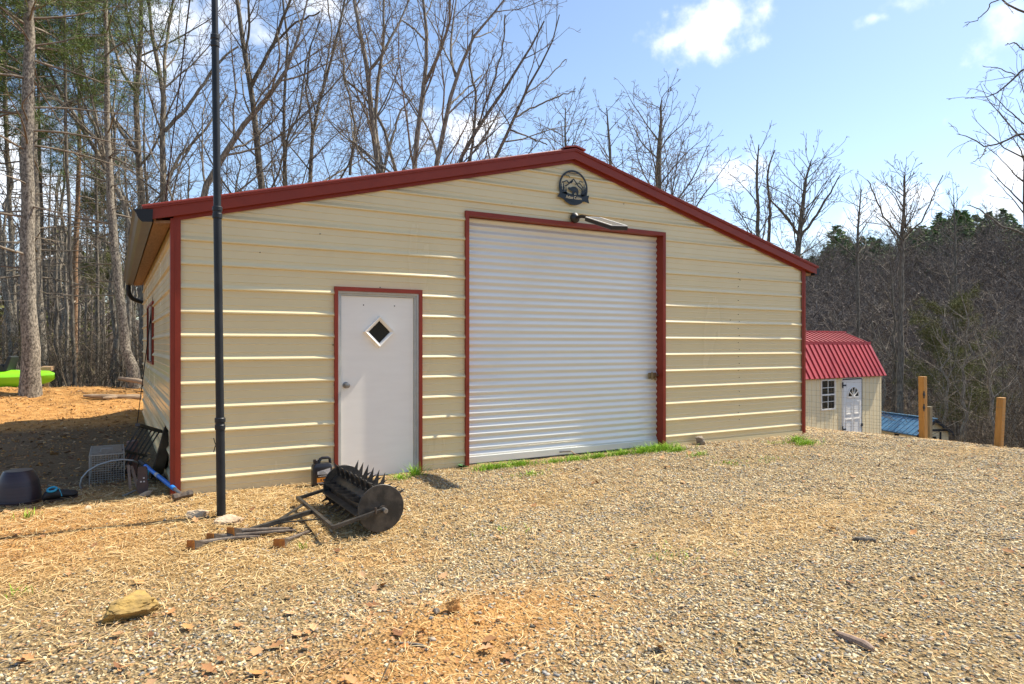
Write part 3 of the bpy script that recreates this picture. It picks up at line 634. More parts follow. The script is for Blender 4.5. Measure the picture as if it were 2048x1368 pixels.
# ------------------------------------------------------------------ things on the ground near the front wall
jp = Vector((1.345, -.17, gz(1.345, -.17)))
jug = thing('oil_jug', 'black plastic oil jug with an orange and white label beside the entry door', 'jug', jp)
def rrect(w, d, r, n=5):
    out = []
    for cx_, cy_, a in ((w-r, d-r, 0), (-w+r, d-r, 90), (-w+r, -d+r, 180), (w-r, -d+r, 270)):
        for i in range(n): t = R(a+90*i/(n-1)); out.append((cx_+r*math.cos(t), cy_+r*math.sin(t)))
    return out
mb = MB(); vs, fs = [], []; prof = [(0, .95), (.006, 1), (.19, 1), (.215, .93), (.232, .78)]; base = rrect(.098, .052, .022)
for z, k in prof: vs += [(jp.x+x*k, jp.y+y*k, jp.z+z) for x, y in base]
n = len(base); fs = [(i*n+j, i*n+(j+1) % n, (i+1)*n+(j+1) % n, (i+1)*n+j) for i in range(len(prof)-1) for j in range(n)]+[tuple(range(n-1, -1, -1)), tuple((len(prof)-1)*n+j for j in range(n))]
mb.add(vs, fs); mb.build('body', M['jug'], jug, smooth=True)
mb = MB(); P = lambda x, z: (jp.x+x, jp.y, jp.z+z)
mb.tube([P(-.035, .225), P(-.015, .272), P(.005, .283), P(.065, .283), P(.082, .270), P(.088, .225)], .015, 10); mb.build('handle', M['jug'], jug, smooth=True)
mb = MB(); mb.lathe([(.020, .225), (.020, .238), (.025, .240), (.025, .268), (.022, .272)], (jp.x-.062, jp.y, jp.z), 16); mb.build('cap', M['jug'], jug, smooth=True)
yl = jp.y-.0525
def label_poly(name, poly, material, dy=0): return MB().prism(poly, (jp.x, yl-dy, jp.z), (1, 0, 0), (0, 0, 1), (0, .001, 0)).build(name, material, jug)
label_poly('label', [(-.055, .125), (.075, .122), (.075, .185), (.02, .172), (-.055, .155)], M['paper'])
label_poly('label', [(-.06, .045), (.07, .045), (.07, .092), (-.06, .092)], M['orange'])
label_poly('label', [(-.06, .040), (.03, .030), (.07, .040), (.07, .043), (-.06, .043)], M['paper'])
mb = MB()
for i in range(7): mb.box(jp.x-.045+i*.014, jp.x-.036+i*.014, yl-.0015, yl, jp.z+.104, jp.z+.111)
mb.build('print', M['paper'], jug)
mb = MB()
for i, w_ in enumerate((.012, .018, .010)): mb.box(jp.x-.025+i*.026, jp.x-.025+i*.026+w_, yl-.0018, yl-.0011, jp.z+.058, jp.z+.080)
for i in range(4): mb.box(jp.x-.04, jp.x+.04-.01*i, yl-.0018, yl-.0011, jp.z+.130+i*.008, jp.z+.132+i*.008)
mb.build('print', M['ink'], jug)

pp = Vector((-1.23, .46, gz(-1.2, .46)))
pot = thing('flower_pot', 'upturned dark purple glazed flower pot in the garage shade', 'flower pot', pp)
mb = MB(); mb.lathe([(.170, 0), (.180, .008), (.180, .03), (.174, .06), (.166, .12), (.155, .20), (.130, .262), (.116, .285), (.108, .292), (.02, .294)], pp, 40); mb.build('body', M['pot'], pot, smooth=True)
mb = MB(); mb.lathe([(.181, 0), (.185, .006), (.185, .026), (.180, .032)], pp, 40); mb.build('rim', M['pot'], pot, smooth=True)

def shoe(name, label, c, ax, up, L_=.25):
    c = Vector(c); ax = Vector(ax).normalized(); up = Vector(up); up = (up-ax*up.dot(ax)).normalized(); sd = ax.cross(up)
    t = thing(name, label, 'shoe', c)
    secs = [(0, .028, .05, .00), (.06, .036, .075, 0), (.25, .038, .10, 0), (.5, .040, .075, 0), (.75, .047, .055, 0), (.93, .038, .04, 0), (1, .016, .022, .006)]
    vs = []; k = 12
    for f, w_, h_, lift in secs:
        for j in range(k):
            a = 2*math.pi*j/k; y = math.sin(a); yy = h_*(.5+.5*y) if y > 0 else h_*.5*(1+y*.98)
            vs.append(c+ax*(f*L_)+sd*(w_*math.cos(a))+up*(yy+lift))
    n = len(secs); fs = [(i*k+j, i*k+(j+1) % k, (i+1)*k+(j+1) % k, (i+1)*k+j) for i in range(n-1) for j in range(k)]+[tuple(range(k)), tuple((n-1)*k+j for j in range(k))]
    MB().add(vs, fs).build('upper', M['rubber'], t, smooth=True)
    mb = MB(); pl = [(f*L_, w_*1.06) for f, w_, h_, l in secs]; poly = [(a, b) for a, b in pl]+[(a, -b) for a, b in pl[::-1]]
    mb.prism(poly, c-up*.014, ax, sd, up*.014); mb.build('sole', M['shoe_brown'], t)
    mb = MB()
    for a in (0,):
        ringp = [c+ax*(.12*L_+.035*math.cos(q)+.035)+sd*(.036*math.sin(q))+up*(.092+.006*math.cos(q)) for q in np.linspace(0, 2*math.pi, 17)]
        mb.tube(ringp, .010, 8, cap=False)
    mb.build('collar', M['cyan'], t, smooth=True)
    mb = MB(); mb.bar(c+ax*(.5*L_)-sd*.043+up*.03, c+ax*(.45*L_)+up*.085, .02, .006, up=ax); mb.bar(c+ax*(.45*L_)+up*.085, c+ax*(.5*L_)+sd*.043+up*.03, .02, .006, up=ax); mb.build('strap', M['cyan'], t)
    for dx, dz in ((.42, .012), (.55, -.012), (.55, .014)):
        mb = MB(); q = c+ax*(dx*L_)+sd*dz-up*.0145; mb.bar(q, q-up*.003, .014, .012, up=ax); mb.build('tread_plug', M['paper'], t)
    return t
g1 = ground_at(102, 1006)
shoe('rubber_shoe', 'black rubber shoe with cyan collar lying flat beside the purple pot', (g1.x-.06, g1.y+.02, g1.z+.03), (.95, .25, .05), (-.25, -.35, .8), .27)
g2 = ground_at(283, 992)
shoe('rubber_shoe', 'black and brown rubber shoe with cyan trim propped sole outward under the blue handle', (g2.x+.01, g2.y+.02, g2.z+.27), (0, -.12, -1), (.15, .95, -.1), .255)

# cage trap
tx, ty = -.70, 1.02; tz = gz(-.5, 1.4)
trap = thing('cage_trap', 'rectangular wire mesh animal trap with a metal top plate by the side wall', 'trap', (tx+.15, ty+.3, tz))
mb = MB(); W_, D_, H_ = .31, .74, .30
def wire(a, b, r=.0016): mb.bar(a, b, r*2, r*2)
for i in range(14):
    x = tx+W_*i/13
    for yy in (ty, ty+D_): wire((x, yy, tz), (x, yy, tz+H_))
    wire((x, ty, tz+H_), (x, ty+D_, tz+H_))
for i in range(14):
    z = tz+H_*i/13
    for yy in (ty, ty+D_): wire((tx, yy, z), (tx+W_, yy, z))
    for xx in (tx, tx+W_): wire((xx, ty, z), (xx, ty+D_, z))
for i in range(31):
    y = ty+D_*i/30
    for xx in (tx, tx+W_): wire((xx, y, tz), (xx, y, tz+H_))
    wire((tx, y, tz+H_), (tx+W_, y, tz+H_))
for a, b in (((tx, ty), (tx+W_, ty)), ((tx, ty), (tx, ty+D_)), ((tx+W_, ty), (tx+W_, ty+D_)), ((tx, ty+D_), (tx+W_, ty+D_))):
    for z in (tz, tz+H_): mb.bar((*a, z), (*b, z), .007, .007)
for xx in (tx, tx+W_):
    for yy in (ty, ty+D_): mb.bar((xx, yy, tz), (xx, yy, tz+H_), .007, .007)
mb.build('wire_cage', M['zinc'], trap)
MB().box(tx+.02, tx+W_-.02, ty+.05, ty+D_-.08, tz+H_+.004, tz+H_+.010).build('top_plate', M['steel'], trap)
mb = MB(); mb.tube([(tx+W_/2-.06, ty+.2, tz+H_+.01), (tx+W_/2-.05, ty+.2, tz+H_+.04), (tx+W_/2+.05, ty+.2, tz+H_+.04), (tx+W_/2+.06, ty+.2, tz+H_+.01)], .004, 6); mb.build('handle', M['zinc'], trap)
# hose hoop
hp = [on_y(px, py, .86) for px, py in ((196, 1004), (178, 996), (165, 985), (160, 970), (164, 956), (176, 942), (196, 930), (222, 922), (247, 919), (266, 921))]
hp += [on_y(px, py, 1.0) for px, py in ((284, 930), (296, 948), (296, 968))]
mb = MB(); mb.tube(hp, .0085, 10); hs = mb.build('hose', M['zinc'], None, smooth=True, loc=tuple(hp[2])); setp(hs, 'grey flexible hose arched in a hoop in front of the wire trap', 'hose')
a, b = ground_at(246, 994), ground_at(272, 987); mb = MB(); mb.bar(a+Vector((0, 0, .006)), b+Vector((0, 0, .03)), .035, .008); setp(mb.build('flat_bar', M['steel'], None, loc=tuple(a)), 'short flat grey metal bar lying under the hose hoop', 'metal bar')
# sledgehammer
hc = ground_at(366, 1003)+Vector((0, .02, .05)); ht = on_y(284, 926, .85)
hammer = thing('sledgehammer', 'sledgehammer with a blue handle, its rusty head on the ground at the garage corner', 'sledgehammer', (hc.x, hc.y, hc.z-.05))
hd = (ht-hc).normalized(); side = hd.cross(Vector((0, 0, 1))).normalized(); hx = (Vector((.92, .35, .12))); hx = (hx-hd*hx.dot(hd)).normalized()
mb = MB(); mb.tube([hc-hx*.085, hc-hx*.080, hc-hx*.05, hc-hx*.03, hc+hx*.03, hc+hx*.05, hc+hx*.080, hc+hx*.085], [.028, .034, .034, .028, .028, .034, .034, .028], 8); mb.build('head', M['rust'], hammer)
LH = (ht-hc).length
def hs_(f0, f1, r, m_, nm):
    mb = MB(); mb.tube([hc+hd*LH*f0, hc+hd*LH*(f0+f1)/2, hc+hd*LH*f1], r, 14); mb.build(nm, m_, hammer, smooth=True)
hs_(.0, .20, .017, M['steel'], 'shank'); hs_(.18, .56, .021, M['blue'], 'handle'); hs_(.56, .80, .019, M['blue'], 'handle'); hs_(.57, .62, .0215, M['paper'], 'handle_band'); hs_(.80, .90, .021, M['blue'], 'handle'); hs_(.90, 1.04, .026, M['rubber'], 'grip')
# slatted plastic panel and tub leaning on the side wall
sp_ = thing('slatted_panel', 'black slatted plastic panel leaning on the garage side wall', 'plastic panel', (-.2, 1.9, gz(-.2, 1.9)))
zb = gz(-.2, 1.9); A = lambda u, v: Vector((-.50+.20*u+.27*v, 1.25+.25*u+.15*v, zb+.10-.10*u+.44*v))
mb = MB(); mb.bar(A(-.12, .42), A(1.1, .42), .022, .022); mb.bar(A(-.15, 1), A(1.15, 1), .06, .03); mb.bar(A(-.1, 0), A(1.1, 0), .03, .022); mb.build('frame', M['plastic'], sp_)
for i in range(6):
    u = i/5; mb = MB(); mb.bar(A(u, -.1), A(u, 1), .020, .016, up=(1, 0, 0)); mb.build('slat', M['plastic'], sp_)
tb = thing('rubber_tub', 'dark round rubber tub leaning on its rim just behind the garage corner', 'tub', (-.13, .95, gz(-.13, .95)))
zt = gz(-.1, .95); mb = MB(); vs = []; k = 32; prof = [(.06, .02), (.22, .0), (.25, .03), (.285, .09), (.30, .095), (.30, .105), (.28, .105), (.24, .04), (.21, .02), (.05, .03)]
nx = Vector((-.97, .10, .24)).normalized(); e1 = nx.cross(Vector((0, 0, 1))).normalized(); e2 = e1.cross(nx)
if e2.z < 0: e2 = -e2
cc = Vector((-.03, .85, zt+.30))
for r_, h_ in prof:
    for j in range(k): a = 2*math.pi*j/k; vs.append(cc+e1*r_*math.cos(a)*1.0+e2*r_*math.sin(a)-nx*0+nx*(h_-.05))
n = len(prof); mb.add(vs, [(i*k+j, i*k+(j+1) % k, (i+1)*k+(j+1) % k, (i+1)*k+j) for i in range(n-1) for j in range(k)]+[tuple((n-1)*k+j for j in range(k)), tuple(range(k-1, -1, -1))])
mb.build('basin', M['plastic'], tb, smooth=True)
c = on_y(264, 922, 1.55); zz_ = gz(c.x, 1.55)
mb = MB(); mb.hexa([(c.x-.05, 1.45, zz_), (c.x+.05, 1.45, zz_), (c.x+.06, 1.62, zz_), (c.x-.05, 1.62, zz_), (c.x-.05, 1.46, zz_+.36), (c.x+.055, 1.45, zz_+.37), (c.x+.05, 1.62, zz_+.37), (c.x-.05, 1.62, zz_+.35)])
setp(mb.build('masonry_block', M['brick'], None, loc=(c.x, 1.5, zz_), bevel=.008), 'reddish brown block standing on end behind the wire trap', 'block')
for k, (p0, p1, lb) in enumerate((((261, 980), (257, 930), 'narrow weathered stick leaning upright beside the wire trap, the nearer one'), ((276, 978), (263, 932), 'narrow weathered stick leaning upright under the brown block, the right one'))):
    a = ground_at(*p0); b = on_y(*p1, a.y+.1); mb = MB(); mb.bar(a, b, .022, .016); setp(mb.build('wooden_stick', M['wood_grey'], None, loc=tuple(a)), lb, 'stick')

# iron bars with wedge ends
def wedge_bar(p_end, p_tail, label, r=.016, headw=.07, lift=.025, curve=.0):
    a = ground_at(*p_end); b = ground_at(*p_tail); a.z += lift; b.z += .016; d = (b-a).normalized(); s = d.cross(Vector((0, 0, 1))).normalized()
    t = thing('wedge_bar', label, 'iron bar', (a.x, a.y, a.z-lift), 'old iron bars on the straw')
    pts = [a.lerp(b, f)+s*curve*math.sin(math.pi*f)+Vector((0, 0, .006*math.sin(math.pi*f))) for f in np.linspace(.08, 1, 8)]
    mb = MB(); mb.tube(pts, [r*1.5, r*1.2, r, r, r, r, r*.9, r*.7], 10); mb.build('shaft', M['rust'], t, smooth=True)
    hd = (-d*.5+Vector((-.25, -.9, 0))).normalized(); hs = hd.cross(Vector((0, 0, 1))).normalized(); f0 = a+hd*.045; f1 = a+d*.07; h = headw/2; zv = Vector((0, 0, 1))
    mb = MB(); mb.hexa([f0-hs*h-zv*.030, f0+hs*h-zv*.030, f1-s*r-zv*.014, f1+s*r-zv*.014, f0-hs*h*.9+zv*.042, f0+hs*h*.9+zv*.042, f1-s*r+zv*.014, f1+s*r+zv*.014]); hd_ = mb.build('wedge_head', M['rust'], t, bevel=.003)
    e = f0+hd*.001; q = [e-hs*h*.94-zv*.029, e+hs*h*.94-zv*.029, e+hs*h*.84+zv*.041, e-hs*h*.84+zv*.041]; mb = MB(); mb.hexa(q+[p+hd*.002 for p in q]); mb.build('rusty_face', M['rust_end'], hd_)
wedge_bar((389, 1096), (520, 1078), 'leftmost rusty wedge-ended iron bar lying on the straw, its orange end face forward', curve=-.02)
wedge_bar((428, 1081), (590, 1066), 'long dark wedge-ended iron bar lying beneath the bar at the roller tongue', r=.015, curve=.02)
wedge_bar((468, 1077), (585, 1062), 'bar with a bright orange wedge end touching the tip of the roller tongue', lift=.05, curve=.01)
wedge_bar((562, 1092), (622, 1066), 'shortest wedge-ended iron bar, lying nearest the spiked roller', r=.016, headw=.095, curve=.01)

# rocks and loose pieces
def rock(name, label, cat, px, py, dims, yaw, material, seed, sink=.25, p=None):
    g = p or ground_at(px, py); bm = bmesh.new(); bmesh.ops.create_icosphere(bm, subdivisions=5, radius=1)
    r = np.random.RandomState(seed); planes = [(Vector(r.normal(size=3)).normalized(), r.uniform(.42, .8)) for _ in range(13)]
    c, s = math.cos(yaw), math.sin(yaw)
    for v in bm.verts:
        q = v.co.copy()
        for nn, d in planes:
            e = q.dot(nn)
            if e > d: q -= nn*(e-d)
        q *= 1+.15*mnoise.noise(q*2.3+Vector((seed, 0, 0)))+.09*mnoise.noise(q*6+Vector((seed, 3, 0)))+.05*mnoise.noise(q*15+Vector((seed, 5, 0)))
        x, y, z = q.x*dims[0]/2, q.y*dims[1]/2, q.z*dims[2]/2
        v.co = (x*c-y*s, x*s+y*c, z+dims[2]*(.5-sink))
    me = bpy.data.meshes.new(name); bm.to_mesh(me); bm.free(); me.materials.append(material)
    o = bpy.data.objects.new(name, me); col.objects.link(o); o.location = g; OFF[o.name] = g
    return setp(o, label, cat)
rock('rock', 'large jagged ochre yellow rock in the left foreground', 'rock', 262, 1235, (.43, .22, .15), R(20), M['rock_y'], 6, .08)
rock('rock', 'pale flat stone half buried just left of the mast foot', 'rock', 395, 1034, (.26, .15, .09), R(-25), M['rock_p'], 8, .4)
rock('rock', 'pale broken stone half buried at the foot of the mast on its right', 'rock', 462, 1045, (.26, .15, .10), R(-15), M['rock_p'], 9, .4)
rock('rock', 'small round tan stone on the edge of the garage shade', 'rock', 175, 1021, (.085, .07, .06), .3, M['rock_p'], 3, .2)
rock('rock', 'dark grey stone against the wall right of the roll-up door', 'rock', 1391, 899, (.22, .17, .15), .4, M['rock_g'], 14, .15, Vector((6.72, -.12, gz(6.72, -.12))))
rock('rock', 'tan flat stone at the foot of the tall orange fence post, the left one', 'rock', 1822, 868, (.55, .3, .14), R(-50), M['rock_p'], 21, .3)
rock('rock', 'orange tan flat stone in front of the shorter grey fence post', 'rock', 1868, 879, (.50, .3, .13), R(-50), M['rock_p'], 23, .3)
rock('clay_lump', 'orange clay lump sitting in the gravel in the middle foreground', 'clay lump', 908, 1226, (.12, .10, .10), .7, M['clay'], 31, .2)
rock('stone', 'small dark clod just left of the orange clay lump', 'stone', 872, 1231, (.05, .04, .04), .7, M['rock_g'], 33, .2)
lg = rock('rock', 'rough pale stone lying below the propped shoe', 'rock', 290, 994, (.20, .06, .07), R(35), M['rock_p'], 41, .2)
def stick(name, label, p0, p1, r, material, cat='stick'):
    a, b = ground_at(*p0), ground_at(*p1); s = (b-a).cross(Vector((0, 0, 1))).normalized(); L_ = (b-a).length
    pts = [a.lerp(b, f)+Vector((0, 0, r*.7))+s*(L_*.05*math.sin(5*f+1)) for f in np.linspace(0, 1, 8)]
    mb = MB(); mb.tube(pts, [r*k for k in (.5, .9, 1, 1.1, 1, 1.15, 1, .6)], 9); return setp(mb.build(name, material, None, smooth=False, loc=tuple(a)), label, cat)
stick('driftwood_stick', 'short brown rotted stick lying on the gravel at lower right', (1675, 1272), (1745, 1306), .020, M['wood_grey'])
stick('bark_piece', 'dark curled bark piece lying on straw right of centre', (1705, 1082), (1752, 1087), .022, M['bark_dark'], 'bark')
stick('driftwood_stick', 'thin dark twig lying near the orange clay patch', (790, 1287), (850, 1296), .008, M['bark_dark'])
for p0, p1, r, lb in (((168, 796), (283, 800), .05, 'long bleached branch lying along the crest of the clay bank'), ((205, 800), (284, 795), .045, 'bleached forked branch lying on the clay bank near the garage')):
    stick('fallen_branch', lb, p0, p1, r, M['log'], 'branch')
a = ground_at(284, 798); a2 = at(240, 757, 17.0); mb = MB(); mb.tube([a2, a2.lerp(a+Vector((.3, .6, .25)), .5)+Vector((0, 0, .03)), a+Vector((.3, .6, .25))], [.05, .055, .06], 10)
setp(mb.build('fallen_branch', M['log'], None, smooth=True, loc=tuple(a2)), 'pale pole propped at a slant against the leaning pine trunk', 'branch')

# ------------------------------------------------------------------ kayak on the bank
kc = at(110, 757, 15.9); bowx = kc.x
kay = thing('kayak', 'lime green sit-on kayak lying behind the big pine trunk', 'kayak', (kc.x-1.6, kc.y+.2, kc.z-.2))
kax = (at(0, 757, 15.7)-at(110, 757, 15.9)).normalized(); kax.z = 0; kax.normalize(); kup = Vector((0, 0, 1)); ksd = kax.cross(kup)
kb = at(110, 757, 15.9); kb.z = gz(kb.x, kb.y)+.03; secs = [(0, .02, .16, .10), (.12, .12, .10, .20), (.4, .24, .04, .27), (.9, .35, .0, .32), (1.6, .39, 0, .33), (2.3, .36, 0, .33), (2.8, .24, .05, .30), (3.05, .03, .2, .12)]
def ksec(t, w_, lo, h, part):
    pts = []
    hull = [(-1, .62), (-.95, .35), (-.7, .08), (-.3, 0), (.3, 0), (.7, .08), (.95, .35), (1, .62)]
    deck = [(-1, .62), (-.9, .74), (-.55, .92), (0, 1.0), (.55, .92), (.9, .74), (1, .62)]
    for u, v in (hull if part == 0 else deck): pts.append(kb+kax*t+ksd*(w_*u)+kup*1.35*(lo+h*v))
    return pts
for part, nm in ((0, 'hull'), (1, 'deck')):
    rows = [ksec(*s_, part) for s_ in secs]; k = len(rows[0]); vs = [p for r_ in rows for p in r_]
    MB().add(vs, [(i*k+j, i*k+j+1, (i+1)*k+j+1, (i+1)*k+j) for i in range(len(rows)-1) for j in range(k-1)]).build(nm, M['kayak'], kay, smooth=True)
o = kb+kax*.92+kup*.40; mb = MB(); mb.hexa([o+kax*x+ksd*y+kup*z for x, y, z in ((0, -.2, 0), (.10, -.2, 0), (.10, .2, 0), (0, .2, 0), (-.10, -.17, .34), (-.02, -.17, .36), (-.02, .17, .36), (-.10, .17, .34))]); mb.hexa([o+kax*x+ksd*y+kup*z for x, y, z in ((0, -.2, 0), (.75, -.2, 0), (.75, .2, 0), (0, .2, 0), (.1, -.2, .17), (.7, -.17, .05), (.7, .17, .05), (.1, .2, .17))]); mb.build('seat', M['seat'], kay, bevel=.02)
mb = MB(); o2 = kb+kax*.55+kup*.42; mb.tube([o2-ksd*.1, o2-ksd*.06+kup*.05, o2+ksd*.06+kup*.05, o2+ksd*.1], .012, 8); mb.build('handle', M['seat'], kay)
c = at(90, 738, 16.6); mb = MB(); mb.hexa([c+Vector((x, y, z)) for x, y, z in ((-.10, -.2, -.05), (.12, -.2, -.05), (.12, 1.2, -.05), (-.10, 1.2, -.05), (-.10, -.2, .045), (.12, -.2, .045), (.12, 1.2, .045), (-.10, 1.2, .045))])
mb.box(c.x-.05, c.x+.05, c.y+.4, c.y+.5, gz(c.x, c.y)-.1, c.z-.05)
setp(mb.build('timber_board', M['lumber'], None, loc=tuple(c)), 'pale sawn board on a support just right of the big pine behind the kayak', 'board')

# ------------------------------------------------------------------ fence on the right
fence = thing('wire_fence', 'wire mesh stock fence on timber posts along the edge of the gravel pad', 'fence', (11.1, -.8, gz(11.1, -.8)))
def fpost(name, x, y, zt, w_, material, leanx=0, leany=0, lab=None):
    z0 = gz(x, y)-.15; mb = MB(); mb.hexa([(x+sx_*w_/2, y+sy_*w_/2, z0) for sx_, sy_ in ((-1, -1), (1, -1), (1, 1), (-1, 1))]+[(x+leanx+sx_*w_/2, y+leany+sy_*w_/2, zt) for sx_, sy_ in ((-1, -1), (1, -1), (1, 1), (-1, 1))])
    o = mb.build(name, material, fence, bevel=.005)
    if lab: o['label'] = lab
    return o
p1 = at(1845, 753, 11.22); tall = fpost('post', p1.x+.02, p1.y, p1.z, .094, M['post'], -.02, 0, 'tall orange treated post with two black brackets')
for py in (789, 815):
    q = at(1844, py, 11.17); mb = MB(); mb.lathe([(.012, 0), (.034, -.008), (.034, -.014), (.012, -.022)], (q.x, q.y-.02, q.z), 8, 'Y'); mb.bar((q.x, q.y-.03, q.z-.06), (q.x, q.y-.03, q.z+.06), .02, .01); mb.build('bracket', M['iron'], tall)
p2 = at(1857, 813, 11.55); fpost('post', p2.x, p2.y, p2.z, .085, M['post_old'], 0, 0, 'short greyed post close behind the tall one')
p3 = at(2001, 795, 10.32); g3 = ground_at(1997, 888); fpost('post', p3.x-.03, p3.y+.02, p3.z, .093, M['post'], .05, -.02, 'orange post leaning slightly at the right of the fence')
for yy in (3.0, 6.4, -4.6): fpost('post', 11.12, yy, gz(11.12, yy)+.95, .09, M['post'])
mb = MB(); ys = np.linspace(-5.2, 7.5, 60); base = lambda y: .02 if y > -2.6 else .02+gz(11.05, y)-gz(11.05, -2.6)
for h in (.05, .11, .17, .23, .29, .36, .45, .57, .68, .86):
    mb.tube([(11.06, y, min(base(y), .05)+gz(11.06, y)*.5+h+.008*math.sin(y*3+h*20)) for y in ys], .0013 if h < .8 else .0016, 3)
for y in np.arange(-5.2, 7.5, .155):
    zb_ = min(base(y), .05)+gz(11.06, y)*.5; mb.tube([(11.06, y, zb_), (11.06, y+.003, zb_+.86 if int(round(y/.155)) % 2 else zb_+.57)], .0010, 3)
mb.build('wire_mesh', M['wire'], fence)

# ------------------------------------------------------------------ red roofed shed
S1 = Vector((18.78, 4.44, -1.50)); SL, SD = 4.9, 2.35
shed = thing('garden_shed', 'cream garden shed with a crimson gambrel roof and white door beyond the fence', 'shed', (S1.x-SL/2, S1.y, S1.z))
x0, x1, y0, y1 = S1.x-SL, S1.x, S1.y, S1.y+SD; ze = .68
mb = MB()
n = int(SL/.1016)
gp = [(0, S1.z), (0, ze), (.38, 1.49), (SD/2, 1.83), (SD-.38, 1.49), (SD, ze), (SD, S1.z)]
mb.prism(gp, (x0, y0, 0), (0, 1, 0), (0, 0, 1), (x1-x0, 0, 0))
for i in range(int(SL/.203)+1):
    x = x0+.1+i*.203
    if x < x1-.02: mb.box(x-.085, x+.085, y0-.008, y0+.002, S1.z, ze-.02)
for yy in (y0-.012, ): mb.box(x1-.07, x1+.012, yy, yy+.09, S1.z, ze)
mb.build('wall', M['cream'], shed)
def slope(pa, pb, th=.03, ov=0.09, ribs=True, nm='roof'):
    mb = MB(); a0, b0 = Vector((x0-ov, y0+pa[0], pa[1])), Vector((x0-ov, y0+pb[0], pb[1])); dx = Vector((x1-x0+2*ov, 0, 0)); nn = dx.cross(b0-a0).normalized()
    if nn.z < 0: nn = -nn
    mb.hexa([a0, a0+dx, b0+dx, b0, a0+nn*th, a0+dx+nn*th, b0+dx+nn*th, b0+nn*th])
    o = mb.build(nm, M['shed_roof'], shed)
    rb = MB(); x = .12
    while x < dx.x:
        q = Vector((x, 0, 0)); w_ = Vector((.016, 0, 0)); rb.hexa([a0+q-w_+nn*(th-.004), a0+q+w_+nn*(th-.004), b0+q+w_+nn*(th-.004), b0+q-w_+nn*(th-.004), a0+q-w_*.5+nn*(th+.032), a0+q+w_*.5+nn*(th+.032), b0+q+w_*.5+nn*(th+.032), b0+q-w_*.5+nn*(th+.032)]); x += .228
    rb.build('roof_rib', M['shed_roof'], o)
slope((-.10, ze-.07), (.38, 1.52)); slope((.385, 1.55), (SD/2, 1.87)); slope((SD-.385, 1.55), (SD/2, 1.87)); slope((SD+.10, ze-.07), (SD-.38, 1.52))
mb = MB(); mb.box(x0-.1, x1+.1, y0+.34, y0+.40, 1.515, 1.60); mb.box(x0-.1, x1+.1, y0+SD/2-.09, y0+SD/2+.09, 1.885, 1.915); mb.build('ridge_cap', M['shed_roof'], shed)
def wallpt(px, py): p = on_y(px, py, y0-.02); return p.x, p.z
(dx0, dtop), (dx1, _) = wallpt(1687, 760), wallpt(1728, 759); (wx0, wt), (wx1, wb) = wallpt(1640, 762), wallpt(1668, 816)
mb = MB(); mb.box(dx0, dx1, y0-.045, y0-.01, S1.z+.05, dtop); sd_ = mb.build('door', M['shed_white'], shed, bevel=.006)
mb = MB()
for u0, u1, v0, v1 in ((.12, .45, .52, .70), (.55, .88, .52, .70), (.12, .45, .08, .46), (.55, .88, .08, .46)):
    w_ = dx1-dx0; h_ = dtop-S1.z-.05; a, b, c_, d_ = dx0+u0*w_, dx0+u1*w_, S1.z+.05+v0*h_, S1.z+.05+v1*h_
    for q in ((a, b, c_, c_+.02), (a, b, d_-.02, d_), (a, a+.02, c_+.02, d_-.02), (b-.02, b, c_+.02, d_-.02)): mb.box(q[0], q[1], y0-.055, y0-.045, q[2], q[3])
mb.build('door_panel', M['shed_white'], sd_)
dcx = (dx0+dx1)/2; fz = dtop-.48; fr_ = (dx1-dx0)*.30
mb = MB(); mb.prism([(fr_*math.cos(a), fr_*math.sin(a)) for a in np.linspace(0, math.pi, 20)], (dcx, y0-.058, fz), (1, 0, 0), (0, 0, 1), (0, .012, 0)); mb.build('fan_light', M['glass'], sd_)
mb = MB()
for a in (36, 72, 108, 144): mb.bar((dcx, y0-.064, fz), (dcx+fr_*math.cos(R(a)), y0-.064, fz+fr_*math.sin(R(a))), .02, .03, up=(0, 1, 0))
mb.tube([(dcx+fr_*math.cos(a), y0-.06, fz+fr_*math.sin(a)) for a in np.linspace(0, math.pi, 16)], .02, 6); mb.bar((dcx-fr_-.02, y0-.06, fz), (dcx+fr_+.02, y0-.06, fz), .03, .03)
mb.prism([(.28*fr_*math.cos(a), .28*fr_*math.sin(a)) for a in np.linspace(0, math.pi, 12)], (dcx, y0-.068, fz), (1, 0, 0), (0, 0, 1), (0, .012, 0)); mb.build('fan_light_bar', M['shed_white'], sd_)
mb = MB(); mb.box(dx0-.05, dx0-.012, y0-.03, y0-.0, S1.z, dtop+.06); mb.box(dx1+.02, dx1+.05, y0-.03, y0, S1.z, dtop+.06); mb.box(dx0-.012, dx1+.02, y0-.03, y0, dtop+.025, dtop+.06); mb.build('door_frame', M['shed_white'], sd_)
mb = MB(); mb.box(dx1, dx1+.020, y0-.050, y0-.008, S1.z+.05, dtop); mb.box(dx0, dx1, y0-.050, y0-.008, dtop, dtop+.02); mb.build('door_gap', M['coop_trim'], sd_)
for z in (dtop-.15, dtop-1.35):
    mb = MB(); mb.box(dx0-.05, dx0+.12, y0-.056, y0-.046, z-.02, z+.02); mb.box(dx0-.06, dx0-.02, y0-.056, y0-.046, z-.07, z+.09); mb.build('hinge', M['coop_trim'], sd_)
mb = MB(); mb.box(dx1-.05, dx1+.04, y0-.065, y0-.05, dtop-1.32, dtop-1.24); mb.build('handle', M['coop_trim'], sd_)
mb = MB(); f_ = .035
mb.box(wx0-f_, wx0, y0-.04, y0-.0, wb-f_, wt+f_); mb.box(wx1, wx1+f_, y0-.04, y0, wb-f_, wt+f_); mb.box(wx0, wx1, y0-.04, y0, wt, wt+f_); mb.box(wx0, wx1, y0-.045, y0, wb-f_, wb); mb.box(wx0, wx1, y0-.036, y0, (wt+wb)/2-.02, (wt+wb)/2+.02)
